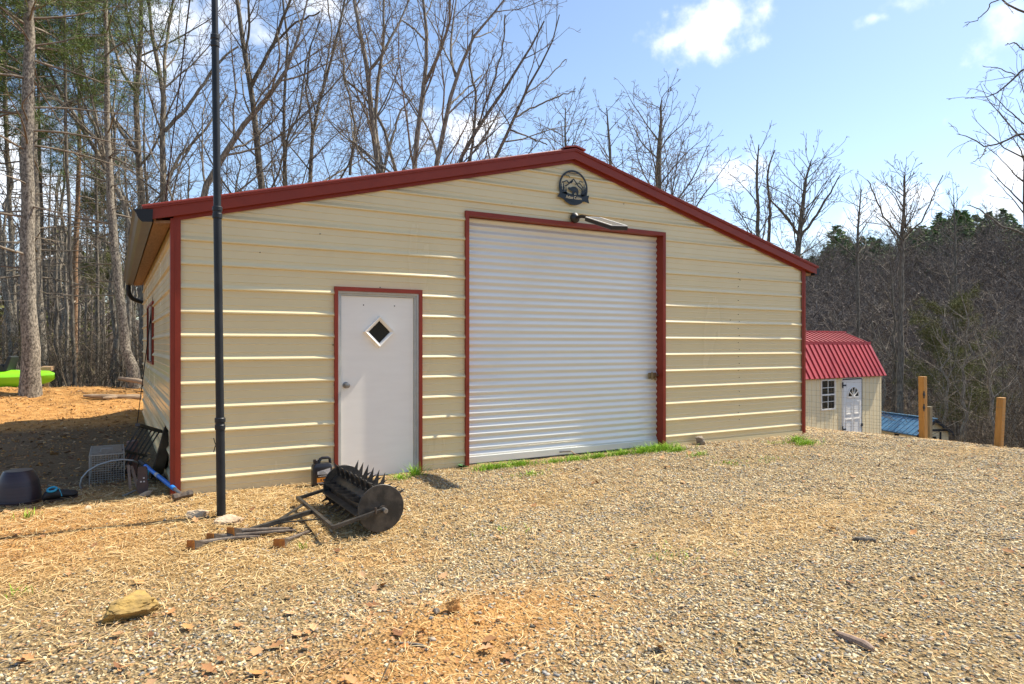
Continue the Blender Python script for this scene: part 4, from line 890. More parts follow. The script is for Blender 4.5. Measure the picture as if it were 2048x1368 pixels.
mb.box((wx0+wx1)/2-.010, (wx0+wx1)/2+.010, y0-.030, y0, wb, (wt+wb)/2-.02); mb.box((wx0+wx1)/2-.010, (wx0+wx1)/2+.010, y0-.030, y0, (wt+wb)/2+.02, wt)
for f in (.25, .75):
    z = wb+(wt-wb)*f; mb.box(wx0, (wx0+wx1)/2-.010, y0-.028, y0, z-.008, z+.008); mb.box((wx0+wx1)/2+.010, wx1, y0-.028, y0, z-.008, z+.008)
sw = mb.build('window', M['shed_white'], shed); MB().box(wx0, wx1, y0-.020, y0-.012, wb, wt).build('pane', M['glass'], sw)

shed.rotation_euler = (0, 0, R(4))
# ------------------------------------------------------------------ blue roofed coop
ra, rb = at(1757, 827, 25.4), at(1866, 837, 23.0); rb.z = ra.z = (ra.z+rb.z)/2
axc = (ra-rb); axc.z = 0; LC = axc.length+1.6; axc.normalize(); wd = Vector((axc.y, -axc.x, 0))
if wd.dot(Vector((1, -1, 0))) < 0: wd = -wd
wd = -wd if wd.dot(Vector((CY, -SY, 0))) > 0 else wd           # towards the camera's left
zr = rb.z; hw = .62; zc = zr-.42; zg = zr-1.6
coop = thing('animal_coop', 'small pale coop with a blue metal roof down the slope behind the fence post', 'coop', (rb.x, rb.y, zg))
def cp_(l, w_, z): return rb+axc*l+wd*w_+Vector((0, 0, z-rb.z))
mb = MB(); mb.add([cp_(0, hw, zg), cp_(0, hw, zc), cp_(0, 0, zr-.03), cp_(0, -hw, zc), cp_(0, -hw, zg)]+[cp_(LC, hw, zg), cp_(LC, hw, zc), cp_(LC, 0, zr-.03), cp_(LC, -hw, zc), cp_(LC, -hw, zg)], [(0, 1, 2, 3, 4), (9, 8, 7, 6, 5), (0, 5, 6, 1), (4, 3, 8, 9), (1, 6, 7, 2), (2, 7, 8, 3)]); mb.build('wall', M['cream'], coop)
for sg in (1, -1):
    mb = MB(); e = hw+.15; ez = zr-.42*(e/hw)
    mb.hexa([cp_(-.12, 0, zr), cp_(LC+.1, 0, zr), cp_(LC+.1, sg*e, ez), cp_(-.12, sg*e, ez), cp_(-.12, 0, zr+.03), cp_(LC+.1, 0, zr+.03), cp_(LC+.1, sg*e, ez+.03), cp_(-.12, sg*e, ez+.03)]); rf = mb.build('roof', M['blue_roof'], coop)
    mb = MB(); l = .05
    while l < LC:
        mb.hexa([cp_(l-.025, 0, zr+.028), cp_(l+.025, 0, zr+.028), cp_(l+.025, sg*e, ez+.028), cp_(l-.025, sg*e, ez+.028), cp_(l-.012, 0, zr+.055), cp_(l+.012, 0, zr+.055), cp_(l+.012, sg*e, ez+.055), cp_(l-.012, sg*e, ez+.055)]); l += .228
    mb.build('roof_rib', M['blue_roof'], rf)
mb = MB(); mb.bar(cp_(-.13, 0, zr+.04), cp_(LC+.11, 0, zr+.04), .14, .03); mb.build('ridge_cap', M['blue_roof'], coop)
mb = MB()
for sg in (1, -1): mb.bar(cp_(-.13, 0, zr-.02), cp_(-.13, sg*(hw+.14), zr-.02-.42*((hw+.14)/hw)), .03, .09)
mb.bar(cp_(-.02, -hw, zc+.06), cp_(-.02, hw, zc+.06), .03, .07); mb.bar(cp_(-.02, -.28, zg), cp_(-.02, -.28, zc), .03, .06); mb.bar(cp_(-.02, .34, zg), cp_(-.02, .34, zc), .03, .06); mb.build('gable_trim', M['coop_trim'], coop)
mb = MB(); mb.hexa([cp_(-.03, -.1, zc-.45), cp_(-.03, .22, zc-.45), cp_(-.01, .22, zc-.45), cp_(-.01, -.1, zc-.45), cp_(-.03, -.1, zc-.15), cp_(-.03, .22, zc-.15), cp_(-.01, .22, zc-.15), cp_(-.01, -.1, zc-.15)]); mb.build('window', M['glass'], coop)
mb = MB(); a_, b_ = LC*.50, LC; mb.hexa([cp_(a_, hw, zg), cp_(b_, hw, zg), cp_(b_, hw+.01, zg), cp_(a_, hw+.01, zg), cp_(a_, hw, zc), cp_(b_, hw, zc), cp_(b_, hw+.01, zc), cp_(a_, hw+.01, zc)]); mb.build('run_panel', M['red_stain'], coop)
mb = MB(); mb.hexa([cp_(.8, hw, zc-.35), cp_(1.0, hw, zc-.35), cp_(1.0, hw+.012, zc-.35), cp_(.8, hw+.012, zc-.35), cp_(.8, hw, zc-.15), cp_(1.0, hw, zc-.15), cp_(1.0, hw+.012, zc-.15), cp_(.8, hw+.012, zc-.15)]); mb.build('vent', M['coop_trim'], coop)

# ------------------------------------------------------------------ trees
def wf(x): return 1/math.sqrt(1+((x-1024)/1365)**2)
def tubes(branches, name, material, parent):
    groups = {}
    for P, r, k in branches: groups.setdefault((len(P), k), []).append((P, r))
    Vs, Qs, off = [], [], 0
    for (n, k), lst in groups.items():
        P = np.array([p for p, _ in lst], dtype=float); rr = np.array([r for _, r in lst], dtype=float); B = len(lst)
        T = np.gradient(P, axis=1); T /= np.linalg.norm(T, axis=2, keepdims=True)+1e-9
        ref = np.where(np.abs(T[:, 0, 2:3]) < .8, np.array([[0, 0, 1.]]), np.array([[1., 0, 0]]))[:, None, :]
        u = np.cross(T, ref); u /= np.linalg.norm(u, axis=2, keepdims=True)+1e-9; v = np.cross(T, u)
        a = 2*math.pi*np.arange(k)/k; ring = u[:, :, None, :]*np.cos(a)[None, None, :, None]+v[:, :, None, :]*np.sin(a)[None, None, :, None]
        V = P[:, :, None, :]+ring*rr[:, :, None, None]; Vs.append(V.reshape(-1, 3))
        b = np.arange(B)[:, None, None]*n*k; i = np.arange(n-1)[None, :, None]*k; j = np.arange(k)[None, None, :]; j2 = (j+1) % k
        Qs.append((np.stack([b+i+j, b+i+j2, b+i+k+j2, b+i+k+j], -1)+off).reshape(-1, 4)); off += B*n*k
    return np_mesh(name, np.vstack(Vs), np.vstack(Qs), material, parent, smooth=True)
U = random.uniform; G = random.gauss
NSEG = (14, 10, 7, 5, 4); SIDES = (10, 7, 5, 4, 3)
def norm(d):
    l = math.sqrt(d[0]*d[0]+d[1]*d[1]+d[2]*d[2])+1e-9; return (d[0]/l, d[1]/l, d[2]/l)
def child_dir(t, ang, az):
    ref = (0, 0, 1) if abs(t[2]) < .9 else (1, 0, 0)
    u = norm((t[1]*ref[2]-t[2]*ref[1], t[2]*ref[0]-t[0]*ref[2], t[0]*ref[1]-t[1]*ref[0])); v = (t[1]*u[2]-t[2]*u[1], t[2]*u[0]-t[0]*u[2], t[0]*u[1]-t[1]*u[0])
    c, s = math.cos(ang), math.sin(ang); ca, sa = math.cos(az)*s, math.sin(az)*s
    return (t[0]*c+u[0]*ca+v[0]*sa, t[1]*c+u[1]*ca+v[1]*sa, t[2]*c+u[2]*ca+v[2]*sa)
def spawn(out, pts, rad, L_, lvl, p):
    """side shoots along an existing branch"""
    if lvl+1 > p['max']: return
    n = len(pts); cnt = max(1, int(L_*p['dens'][lvl]*U(.8, 1.2))); lo = p['lo'][lvl]; az = U(0, 6.28)
    for c in range(cnt):
        f = lo+(1-lo)*((c+U(0, .9))/cnt); q = f*(n-1); i = min(int(q), n-2); w = q-i
        P = tuple(pts[i][k]*(1-w)+pts[i+1][k]*w for k in range(3)); T = norm(tuple(pts[i+1][k]-pts[i][k] for k in range(3)))
        r = rad[i]*(1-w)+rad[i+1]*w; az += 2.4+G(0, .4)
        d = child_dir(T, R(p['ang'][lvl])*U(.7, 1.3), az)
        LL = min(L_, p['cap'][lvl])*p['ratio'][lvl]*(1.15-.75*f)*U(.6, 1.2)
        grow(out, P, d, max(LL, .12), min(r*.55, .006+LL*p.get('thick', .0068)), lvl+1, p)
def grow(out, p0, d, L_, r0, lvl, p):
    n = NSEG[lvl]; pts = [p0]; wa = p['wander'][lvl]; up = p['up'][lvl]; st = L_/(n-1); x, y, z = p0; rm = p['rmin']
    for i in range(n-1):
        d = norm((d[0]+G(0, wa), d[1]+G(0, wa), d[2]+G(0, wa)+up)); x += d[0]*st; y += d[1]*st; z += d[2]*st; pts.append((x, y, z))
    rad = [max(rm, r0*(1-.82*i/(n-1))) for i in range(n)]
    out[lvl].append((pts, rad, SIDES[lvl])); spawn(out, pts, rad, L_, lvl, p)
HARD = dict(max=4, dens=(1.1, 1.7, 3.2, 6.0), lo=(.35, .15, .12, .1), ang=(42, 40, 42, 45), ratio=(.42, .50, .50, .55), cap=(12, 6, 3, 1.4), wander=(.05, .10, .13, .16, .2), up=(.02, .07, .05, .03, .02), rmin=.0042)
def finish(out, name, label, loc, m_trunk, m_twig, group=None, split=1):
    t = thing(name, label, 'tree', loc, group)
    tubes([b for l in range(split+1) for b in out[l]], 'trunk', m_trunk, t)
    rest = [b for l in range(split+1, 5) for b in out[l]]
    if rest: tubes(rest, 'crown', m_twig, t)
    return t
def resample(pl, n):
    pl = [np.array(q, dtype=float) for q in pl]; d = [0]
    for a, b in zip(pl, pl[1:]): d.append(d[-1]+np.linalg.norm(b[:3]-a[:3]))
    d = np.array(d); s = np.linspace(0, d[-1], n); arr = np.array(pl); return np.stack([np.interp(s, d, arr[:, k]) for k in range(arr.shape[1])], 1), d[-1]
def limb_tree(name, label, F, limbs, prm=None, mt='bark', mw='twig', depth=1.2, root=True):
    """limbs: photo polylines (x, y, width in px) stood up at depth F, bowed in depth so the tree is not flat"""
    p = dict(HARD); p.update(prm or {}); p['rmin'] = max(p['rmin'], .0052*F/20); out = [[] for _ in range(5)]; base = None
    for li, pl in enumerate(limbs):
        pts3 = []
        if li == 0 and root:
            x, y, w = pl[0]; g = at(x, y, F); zb = gz(g.x, g.y)-.1
            if g.z > zb+.3: pts3.append((g.x, g.y, zb, w*1.25*F/1365/2*wf(x)))
        bow = 0 if li == 0 else random.choice((-1, 1))*U(.5, 1)*depth
        for i, (x, y, w) in enumerate(pl):
            q = at(x, y, F+bow*i/max(1, len(pl)-1)); pts3.append((q.x, q.y, q.z, w*F/1365/2*wf(x)))
        if base is None: base = Vector((pts3[0][0], pts3[0][1], gz(pts3[0][0], pts3[0][1])))
        # let limbs that leave the picture at the top go on growing
        if pl[-1][1] < 25 and len(pts3) > 1:
            a, b = np.array(pts3[-2]), np.array(pts3[-1]); d = (b-a)[:3]; d /= np.linalg.norm(d); e = b[:3]+d*2.2+np.array([0, 0, .8]); pts3.append((*e, max(b[3]*.35, .01)))
        arr, L_ = resample(pts3, 16); jit = np.random.normal(0, .012*F/20, (16, 3)); jit[0] = 0; arr[:, :3] += jit
        pts = [tuple(q[:3]) for q in arr]; rad = [max(q[3], .006) for q in arr]; lv = 0 if li == 0 else 1
        out[lv].append((pts, rad, 10 if lv == 0 else 8))
        first = next((i for i, q in enumerate(arr) if q[2] > 1.0), 0)
        sub = pts[first:]; spawn(out, sub, rad[first:], L_*(len(sub)/16), lv, p)
    return finish(out, name, label, base, M[mt], M[mw])
T2 = dict(lo=(.15, .12, .12, .1), dens=(1.1, 1.7, 3.2, 6.0))
limb_tree('bare_tree', 'grey forked bare tree whose trunk rises just left of the roof eave', 22, [
    [(288, 470, 17), (284, 400, 15), (276, 310, 13), (274, 192, 12), (280, 103, 11), (284, 0, 8)], [(274, 308, 10), (262, 290, 10), (240, 260, 8), (226, 233, 7), (214, 190, 6), (205, 120, 4)],
    [(272, 185, 8), (246, 147, 7), (228, 95, 6), (215, 40, 5), (206, 0, 4)], [(279, 110, 6), (262, 60, 5), (250, 0, 4)]], T2)
limb_tree('bare_tree', 'tall bare tree with three spreading limbs left of the black mast', 21, [
    [(330, 420, 15), (328, 393, 14), (325, 274, 12), (328, 171, 11), (318, 137, 9), (304, 68, 8), (298, 0, 7)], [(327, 200, 8), (331, 100, 7), (345, 0, 5)],
    [(329, 262, 9), (369, 222, 8), (400, 178, 7), (428, 137, 6), (450, 110, 5), (478, 92, 4)], [(335, 365, 7), (360, 310, 6), (410, 260, 5), (440, 215, 5), (455, 190, 4)]], T2)
limb_tree('bare_tree', 'curving pale bare tree leaning right across the black mast', 20, [
    [(398, 400, 15), (412, 375, 14), (441, 325, 13), (479, 260, 11), (513, 219, 10), (564, 161, 8), (588, 103, 6), (609, 34, 4), (615, 0, 3)], [(513, 219, 6), (545, 175, 5), (560, 120, 4), (555, 60, 3)], [(455, 300, 5), (500, 285, 4), (540, 240, 3)]], T2)
limb_tree('bare_tree', 'straight dark bare tree right of the black mast, forking high up', 23, [
    [(527, 400, 15), (523, 373, 14), (513, 274, 13), (503, 178, 11), (489, 96, 10), (472, 0, 8)], [(503, 172, 9), (524, 130, 8), (547, 86, 7), (565, 40, 6), (581, 0, 5)], [(545, 92, 5), (590, 45, 4), (640, 25, 3)], [(492, 110, 5), (500, 50, 5), (496, 0, 4)]], T2, 'bark_dark')
limb_tree('bare_tree', 'twin trunked bare tree rising behind the middle of the left roof slope', 21, [
    [(762, 380, 12), (759, 343, 11), (739, 198, 10), (730, 113, 9), (716, 42, 7), (708, 0, 6)], [(766, 350, 9), (758, 300, 9), (750, 241, 8), (756, 159, 7), (767, 93, 6), (768, 0, 5)], [(736, 145, 6), (767, 105, 6), (785, 70, 5), (801, 42, 4), (820, 0, 3)], [(770, 330, 6), (786, 270, 5), (800, 225, 4), (830, 190, 3)]], T2)
limb_tree('bare_tree', 'pale barked bare tree forking in a tall V above the roof slope', 20, [
    [(828, 370, 11), (830, 334, 10), (838, 241, 9.5), (849, 170, 8.5), (855, 85, 7), (847, 0, 5)], [(850, 166, 7), (868, 130, 7), (883, 93, 6), (898, 51, 5), (900, 0, 4)], [(852, 82, 4), (830, 60, 4), (805, 40, 3)]], T2)
limb_tree('bare_tree', 'slanting bare tree with limbs sweeping right over the cloud', 20, [
    [(866, 360, 11), (872, 329, 10), (892, 241, 9), (909, 159, 7), (934, 105, 6), (954, 57, 5), (997, 17, 3.5)], [(911, 153, 5), (900, 105, 5), (904, 57, 4), (912, 0, 3)], [(900, 210, 4), (930, 180, 3.5), (965, 150, 3)]], T2)
limb_tree('bare_tree', 'spreading bare tree with long arching limbs left of the roof peak', 21, [
    [(915, 345, 9), (920, 320, 8), (940, 285, 7.5), (960, 246, 7), (991, 210, 6), (1031, 142, 5), (1059, 99, 4), (1087, 42, 3)], [(940, 325, 6), (949, 249, 6), (951, 184, 5), (938, 130, 4), (945, 60, 3)], [(955, 250, 4), (985, 170, 4), (1005, 100, 3), (1010, 30, 3)]], T2, 'bark_dark')
limb_tree('bare_tree', 'fine twigged bare tree fanning out just left of the roof peak', 22, [
    [(985, 330, 7), (991, 314, 6.5), (1022, 252, 6), (1045, 195, 5), (1073, 142, 4), (1101, 98, 3), (1118, 30, 2)], [(1030, 235, 4), (1066, 215, 3.5), (1110, 195, 3), (1150, 182, 2)], [(1020, 260, 4), (1060, 275, 3), (1095, 290, 2.5)], [(1050, 190, 3), (1090, 160, 2.5), (1130, 120, 2)]], dict(T2, up=(.02, .04, .02, .01, .01)), 'bark_dark')
limb_tree('bare_tree', 'slim bare tree seen through the limbs behind the left roof slope', 24, [
    [(572, 390, 8), (570, 330, 7), (566, 200, 6), (575, 90, 5), (566, 0, 4)], [(570, 290, 4), (600, 220, 4), (612, 120, 3), (640, 40, 3)]], T2, 'bark_dark')
limb_tree('bare_tree', 'sinuous slim bare tree midway along the left roof slope', 25, [
    [(620, 375, 9), (625, 280, 7), (640, 190, 6), (668, 110, 5), (690, 0, 4)], [(626, 270, 5), (612, 180, 4), (622, 90, 3)], [(645, 180, 4), (665, 60, 3), (655, 0, 3)]], T2, 'bark_dark')
limb_tree('bare_tree', 'slanting slim bare tree crossing the twin trunked tree', 24, [[(800, 370, 7), (765, 250, 6), (730, 190, 5), (690, 160, 4)], [(700, 350, 6), (710, 250, 5), (690, 160, 4), (680, 60, 3)]], T2, 'bark_dark')
J = dict(thick=.0095, lo=(.12, .15, .12, .1), dens=(3.2, 2.4, 3.4, 5.5), ang=(46, 38, 40, 42), ratio=(.44, .45, .5, .55), cap=(9, 6, 3, 1.4), up=(.02, .06, .04, .03, .02))
def crown_tree(label, F, line, scale=1.0, mt='bark_dark', prm=None, extra=()):
    p = dict(J); p.update(prm or {}); return limb_tree('bare_tree', label, F, [line, *extra], p, mt, 'twig', depth=1.5)
crown_tree('broad pyramidal bare tree standing behind the right roof slope near the ridge', 27, [(1318, 400, 13), (1317, 330, 12), (1319, 270, 8), (1321, 235, 5), (1322, 205, 2)], prm=dict(ratio=(.56, .5, .5, .55)))
crown_tree('smaller narrow bare tree just left of the broad pyramidal one', 30, [(1222, 360, 7), (1220, 290, 5), (1216, 250, 4), (1213, 215, 2)], prm=dict(ratio=(.34, .45, .5, .55)))
crown_tree('low fine twigged bare tree right behind the roof ridge', 33, [(1128, 350, 6), (1130, 300, 5), (1132, 215, 2)], prm=dict(ratio=(.5, .45, .5, .55)))
crown_tree('bare tree with two upright stems behind the middle of the right roof slope', 30, [(1520, 520, 10), (1517, 470, 8), (1512, 335, 5), (1518, 290, 2)], extra=[[(1537, 490, 7), (1540, 420, 6), (1534, 345, 4), (1548, 300, 2)]], prm=dict(ratio=(.36, .45, .5, .55)))
crown_tree('round crowned bare tree with spreading limbs above the right eave', 29, [(1588, 690, 13), (1594, 520, 12), (1605, 402, 8), (1612, 350, 5), (1622, 318, 2)], prm=dict(lo=(.42, .15, .12, .1), dens=(3.8, 2.4, 3.4, 5.5), ratio=(.44, .5, .5, .55)), extra=[[(1597, 470, 6), (1570, 430, 5), (1540, 400, 3)], [(1598, 480, 6), (1640, 420, 5), (1680, 350, 2)]])
crown_tree('tall straight bare tree with a rounded crown right of the crimson shed roof', 26, [(1800, 830, 14), (1801, 690, 12.5), (1804, 497, 9), (1808, 385, 5), (1810, 345, 2)], prm=dict(lo=(.55, .15, .12, .1), dens=(4.6, 2.4, 3.4, 5.5), ratio=(.38, .5, .5, .55)), extra=[[(1803, 480, 4), (1765, 430, 3.5), (1735, 360, 2)], [(1804, 480, 4), (1845, 440, 3.5), (1885, 350, 2)]])
crown_tree('slender bare tree between the round crowned tree and the tall straight one', 34, [(1716, 760, 8), (1715, 500, 6), (1718, 430, 4), (1722, 380, 2)], prm=dict(lo=(.5, .15, .12, .1), dens=(2.6, 1.7, 2.6, 3.2), ratio=(.36, .5, .5, .5)))
crown_tree('small spiky bare tree poking above the ridge at the right', 36, [(1912, 800, 8), (1910, 520, 6), (1908, 390, 2)], prm=dict(lo=(.6, .15, .12, .1), dens=(2.6, 1.7, 2.6, 3.2), ratio=(.32, .5, .5, .5)))
crown_tree('large bare tree at the right edge with drooping outer limbs', 24, [(2070, 860, 22), (2062, 560, 18), (2050, 420, 13), (2052, 300, 9), (2058, 190, 4)], prm=dict(lo=(.5, .15, .12, .1), dens=(2.8, 1.7, 2.6, 3.2), ratio=(.46, .5, .5, .5)), extra=[[(2052, 470, 6), (2000, 450, 5), (1960, 420, 3), (1935, 410, 2)]])
limb_tree('bare_tree', 'near bare tree outside the right edge reaching its boughs into the sky', 20, [
    [(2240, 900, 43.2), (2225, 500, 36.0), (2215, 250, 28.8), (2200, 60, 21.6), (2190, -200, 14.4)],
    [(2215, 330, 10.08), (2120, 300, 7.92), (2047, 264, 5.76), (1999, 286, 4.32), (1970, 294, 3.6), (1944, 277, 2.88), (1912, 267, 1.44)], [(1972, 294, 2.88), (1966, 312, 2.52), (1948, 322, 1.44)],
    [(2210, 180, 8.64), (2120, 120, 6.48), (2047, 138, 5.04), (2009, 174, 3.96), (1986, 193, 2.88), (1931, 195, 1.44)], [(2030, 150, 2.88), (2000, 138, 2.16), (1965, 132, 1.44)],
    [(2205, 60, 8.64), (2120, 50, 6.48), (2047, 24, 5.04), (2022, 13, 4.32), (1999, -4, 3.6), (1970, -40, 2.16)], [(2000, -2, 2.88), (1982, 6, 2.88), (1970, 26, 2.52), (1951, 42, 2.16), (1931, 45, 1.44)],
    [(2047, 100, 3.6), (2030, 85, 2.88), (2010, 90, 1.8)]], dict(max=4, dens=(0, 1.3, 2.2, 3.4), lo=(.9, .45, .15, .1), cap=(5, 3.2, 2.1, 1.0), up=(.0, .02, .01, .0, 0), rmin=.0062, wander=(.05, .1, .16, .2, .22)), 'bark_dark')

# pines on the left
def needle_mesh(points, n_per, length, spread, width, rng):
    """clusters of thin blades: points (k,3), directions random upward"""
    P = np.repeat(np.asarray(points), n_per, 0); n = len(P)
    d = rng.normal(size=(n, 3)); d[:, 2] += .35; d /= np.linalg.norm(d, axis=1, keepdims=True)
    P = P+rng.normal(size=(n, 3))*spread; s = np.cross(d, rng.normal(size=(n, 3))); s /= np.linalg.norm(s, axis=1, keepdims=True)+1e-9
    ln = length*rng.uniform(.6, 1.25, (n, 1)); w = width
    V = np.stack([P-s*w, P+s*w, P+d*ln], 1).reshape(-1, 3); return V, np.arange(n*3).reshape(-1, 3)
def pine(label, F, line, seed, dead=40, live=26, live_from=.55, needle='needles', mt='bark_pine', group=None, reach=2.6, twig='twig'):
    rng = np.random.RandomState(seed); random.seed(seed); out = [[] for _ in range(5)]
    pts3 = []
    x, y, w = line[0]; g = at(x, y, F); zb = gz(g.x, g.y)-.08; pts3.append((g.x, g.y, zb, w*1.3*F/1365/2*wf(x))); pts3.append((g.x, g.y, zb+.5, w*1.05*F/1365/2*wf(x)))
    for x, y, w in line[1:]:
        q = at(x, y, F); pts3.append((q.x, q.y, q.z, w*F/1365/2*wf(x)))
    a, b = np.array(pts3[-2]), np.array(pts3[-1]); d = (b-a)[:3]; d /= np.linalg.norm(d); e = b[:3]+d*3.5; pts3.append((*e, b[3]*.4))
    arr, L_ = resample(pts3, 26); arr[2:, :3] += rng.normal(0, .01, (24, 3))
    pts = [tuple(q[:3]) for q in arr]; rad = [max(.01, q[3]) for q in arr]; out[0].append((pts, rad, 12)); tips = []
    z0, z1 = pts[0][2], pts[-1][2]
    for c in range(dead+live):
        is_live = c >= dead
        f = U(.18, .95) if not is_live else live_from+(1-live_from)*U(0, 1)**.8
        q = f*25; i = min(int(q), 24); w_ = q-i; P0 = tuple(pts[i][k]*(1-w_)+pts[i+1][k]*w_ for k in range(3)); az = U(0, 6.28); r_ = rad[i]
        d = (math.cos(az), math.sin(az), U(-.15, .25) if not is_live else U(.05, .5)); LL = U(.4, 2.6) if not is_live else reach*U(.5, 1.1)*(1.1-.5*(f-live_from)/(1-live_from))
        n = 9; p_ = [P0]; dd = norm(d)
        for s in range(n-1):
            dd = norm((dd[0]+G(0, .07), dd[1]+G(0, .07), dd[2]+G(0, .05)+(.03 if is_live else -.02))); p_.append(tuple(p_[-1][k]+dd[k]*LL/(n-1) for k in range(3)))
        r0 = min(r_*.35, .008+LL*.008); rr = [max(.004, r0*(1-.8*s/(n-1))) for s in range(n)]; out[1].append((p_, rr, 6))
        for s in range(2, n):
            for _ in range(2 if is_live else 1):
                if U(0, 1) < (.85 if is_live else .45):
                    d2 = child_dir(norm(tuple(p_[s][k]-p_[s-1][k] for k in range(3))), R(U(30, 60)), U(0, 6.28)); l2 = LL*.32*U(.5, 1.1); k3 = [p_[s]]
                    for _q in range(4): d2 = norm((d2[0]+G(0, .12), d2[1]+G(0, .12), d2[2]+G(0, .12)+.03)); k3.append(tuple(k3[-1][k]+d2[k]*l2/4 for k in range(3)))
                    out[2].append((k3, [.006, .005, .0045, .004, .004], 4))
                    if is_live: tips += [k3[2], k3[3], k3[4]]
        if is_live: tips += p_[5:]
    t = thing('pine_tree', label, 'pine tree', (pts[0][0], pts[0][1], gz(pts[0][0], pts[0][1])), group)
    tubes(out[0], 'trunk', M[mt], t); tubes(out[1]+out[2], 'crown', M[twig], t)
    if tips and needle:
        V, Q = needle_mesh(tips, 16, .19, .06, .0058, rng); np_mesh('needles', V, Q, M[needle], t)
    return t
pine('big pine with thick flaky trunk standing on the clay bank beside the kayak', 14.4, [(61, 776, 40), (57, 600, 33), (54, 450, 30), (55, 250, 27), (58, 100, 23), (60, -60, 20)], 101, 60, 40, .50)
pine('second straight pine close behind the big flaky pine', 18.5, [(88, 770, 22), (80, 640, 21), (72, 470, 19), (66, 250, 15), (62, 0, 11)], 102, 44, 40, .45)
pine('pine with a lean trunk just left of the garage gutter', 17.2, [(268, 794, 25), (252, 700, 22), (236, 560, 19), (224, 440, 18), (217, 300, 13), (214, 150, 11), (211, 0, 9)], 103, 46, 16, .7)
pine('pale pine trunk tilting left behind the kayak seat', 20, [(32, 770, 17), (16, 610, 16), (4, 520, 13), (-18, 300, 11), (-40, 0, 9)], 104, 30, 40, .42)
pine('upright pine with slim trunk in the left corner of the wood', 21, [(36, 770, 12), (28, 600, 11), (22, 470, 10), (12, 250, 9), (8, 0, 7)], 105, 36, 44, .40)
pine('red barked pine in the wood midway to the garage', 27, [(148, 760, 13), (150, 620, 12), (152, 500, 11), (158, 330, 9), (160, 100, 6)], 106, 40, 36, .45, mt='bark_red')
pine('thin dark pine right of the red barked one', 26, [(194, 770, 8), (196, 640, 8), (195, 500, 7), (192, 350, 6), (190, 150, 4)], 107, 36, 30, .45, mt='bark_dark')
pine('olive needled young pine low among the trunks beside the gutter', 30, [(205, 760, 5), (206, 650, 4), (207, 560, 3), (208, 500, 2)], 108, 4, 40, .3, needle='hemlock', mt='bark_dark', reach=1.5)
pine('dark pine trunk beside the second pine, with ragged dead branches', 22, [(94, 768, 10), (86, 600, 9), (84, 470, 8), (78, 250, 7), (76, 0, 5)], 109, 40, 44, .40, mt='bark_dark')
pine('slim pine whose green boughs hang above the garage gutter', 19, [(150, 770, 8), (140, 500, 8), (132, 250, 7), (128, 0, 6)], 110, 34, 40, .55, mt='bark_dark', reach=3.4)
limb_tree('bare_tree', 'slanting bare tree reaching up left behind the lean pine', 21, [[(262, 430, 12), (232, 380, 11), (205, 320, 10), (172, 270, 9), (120, 180, 7), (92, 130, 5), (60, 90, 4)], [(210, 330, 6), (190, 250, 5), (165, 200, 5), (150, 150, 4), (140, 90, 3)]], T2)
limb_tree('bare_tree', 'slanting bare tree beside the gutter, its upper half bent to the left', 20, [[(258, 425, 10), (236, 385, 9), (222, 340, 8), (196, 280, 7), (150, 240, 6), (100, 180, 5), (80, 130, 4)], [(215, 330, 5), (180, 180, 4), (150, 80, 3)]], T2)
random.seed(55)
def sapling(F, x0, x1, w0, seed, lab, grp, mt='bark', lean=0, top=250):
    random.seed(seed); p = dict(HARD, max=3, dens=(1.2, 1.6, 2.2, 0), lo=(.3, .2, .1, .1), cap=(6, 3, 2, 1), up=(.02, .06, .04, .02, 0)); out = [[] for _ in range(5)]
    g = at(x0, 720, F); b = Vector((g.x, g.y, gz(g.x, g.y))); tp = at(x1, top, F); d = np.linspace(0, 1, 14)
    pts = [(b.x+(tp.x-b.x)*f+G(0, .05), b.y+(tp.y-b.y)*f+G(0, .05), b.z-.05+(tp.z-b.z)*f) for f in d]; rad = [max(.006, w0*F/1365/2*(1-.75*f)) for f in d]
    out[0].append((pts, rad, 8)); spawn(out, pts, rad, tp.z-b.z, 0, p)
    return finish(out, 'slender_tree', lab, b, M[mt], M['twig'], grp)
k = 0
for x in [118, 128, 137, 174, 182, 222, 244, 273, 284, 120, 160, 236, 262, 10, 48, 104, 212, -20, 292]:
    k += 1; F = (22, 26, 30, 24, 34, 38)[k % 6]+U(-1.5, 1.5)
    sapling(F, x+U(-4, 4), x+U(-14, 14), U(5.5, 9)*22/F*1.25, 200+k, 'slender bare trunk among the crowded young trees left of the garage', 'slender trees in the left wood', ('bark', 'bark_dark', 'bark_pine')[k % 3], top=U(60, 420))

# trees on the slope at the right: a few prototypes copied
def proto_tree(seed, h, r, prm, mt):
    random.seed(seed); p = dict(HARD); p.update(prm); out = [[] for _ in range(5)]; n = 14
    pts = [(G(0, .04)*i**.5, G(0, .04)*i**.5, -.2+h*i/(n-1)) for i in range(n)]; rad = [max(.008, r*(1-.85*i/(n-1))) for i in range(n)]
    out[0].append((pts, rad, 9)); spawn(out, pts, rad, h, 0, p); return out
SL_ = dict(max=4, lo=(.30, .15, .12, .1), dens=(2.0, 1.5, 2.0, 2.4), ratio=(.36, .5, .5, .5), up=(.02, .07, .04, .02, 0), rmin=.007)
protos = [proto_tree(301, 9.5, .12, SL_, 0), proto_tree(302, 11.5, .15, dict(SL_, lo=(.45, .15, .12, .1)), 0), proto_tree(303, 7.5, .09, dict(SL_, lo=(.2, .15, .1, .1)), 0), proto_tree(304, 10.5, .13, dict(SL_, ang=(55, 45, 45, 45)), 0)]
ptrees = []
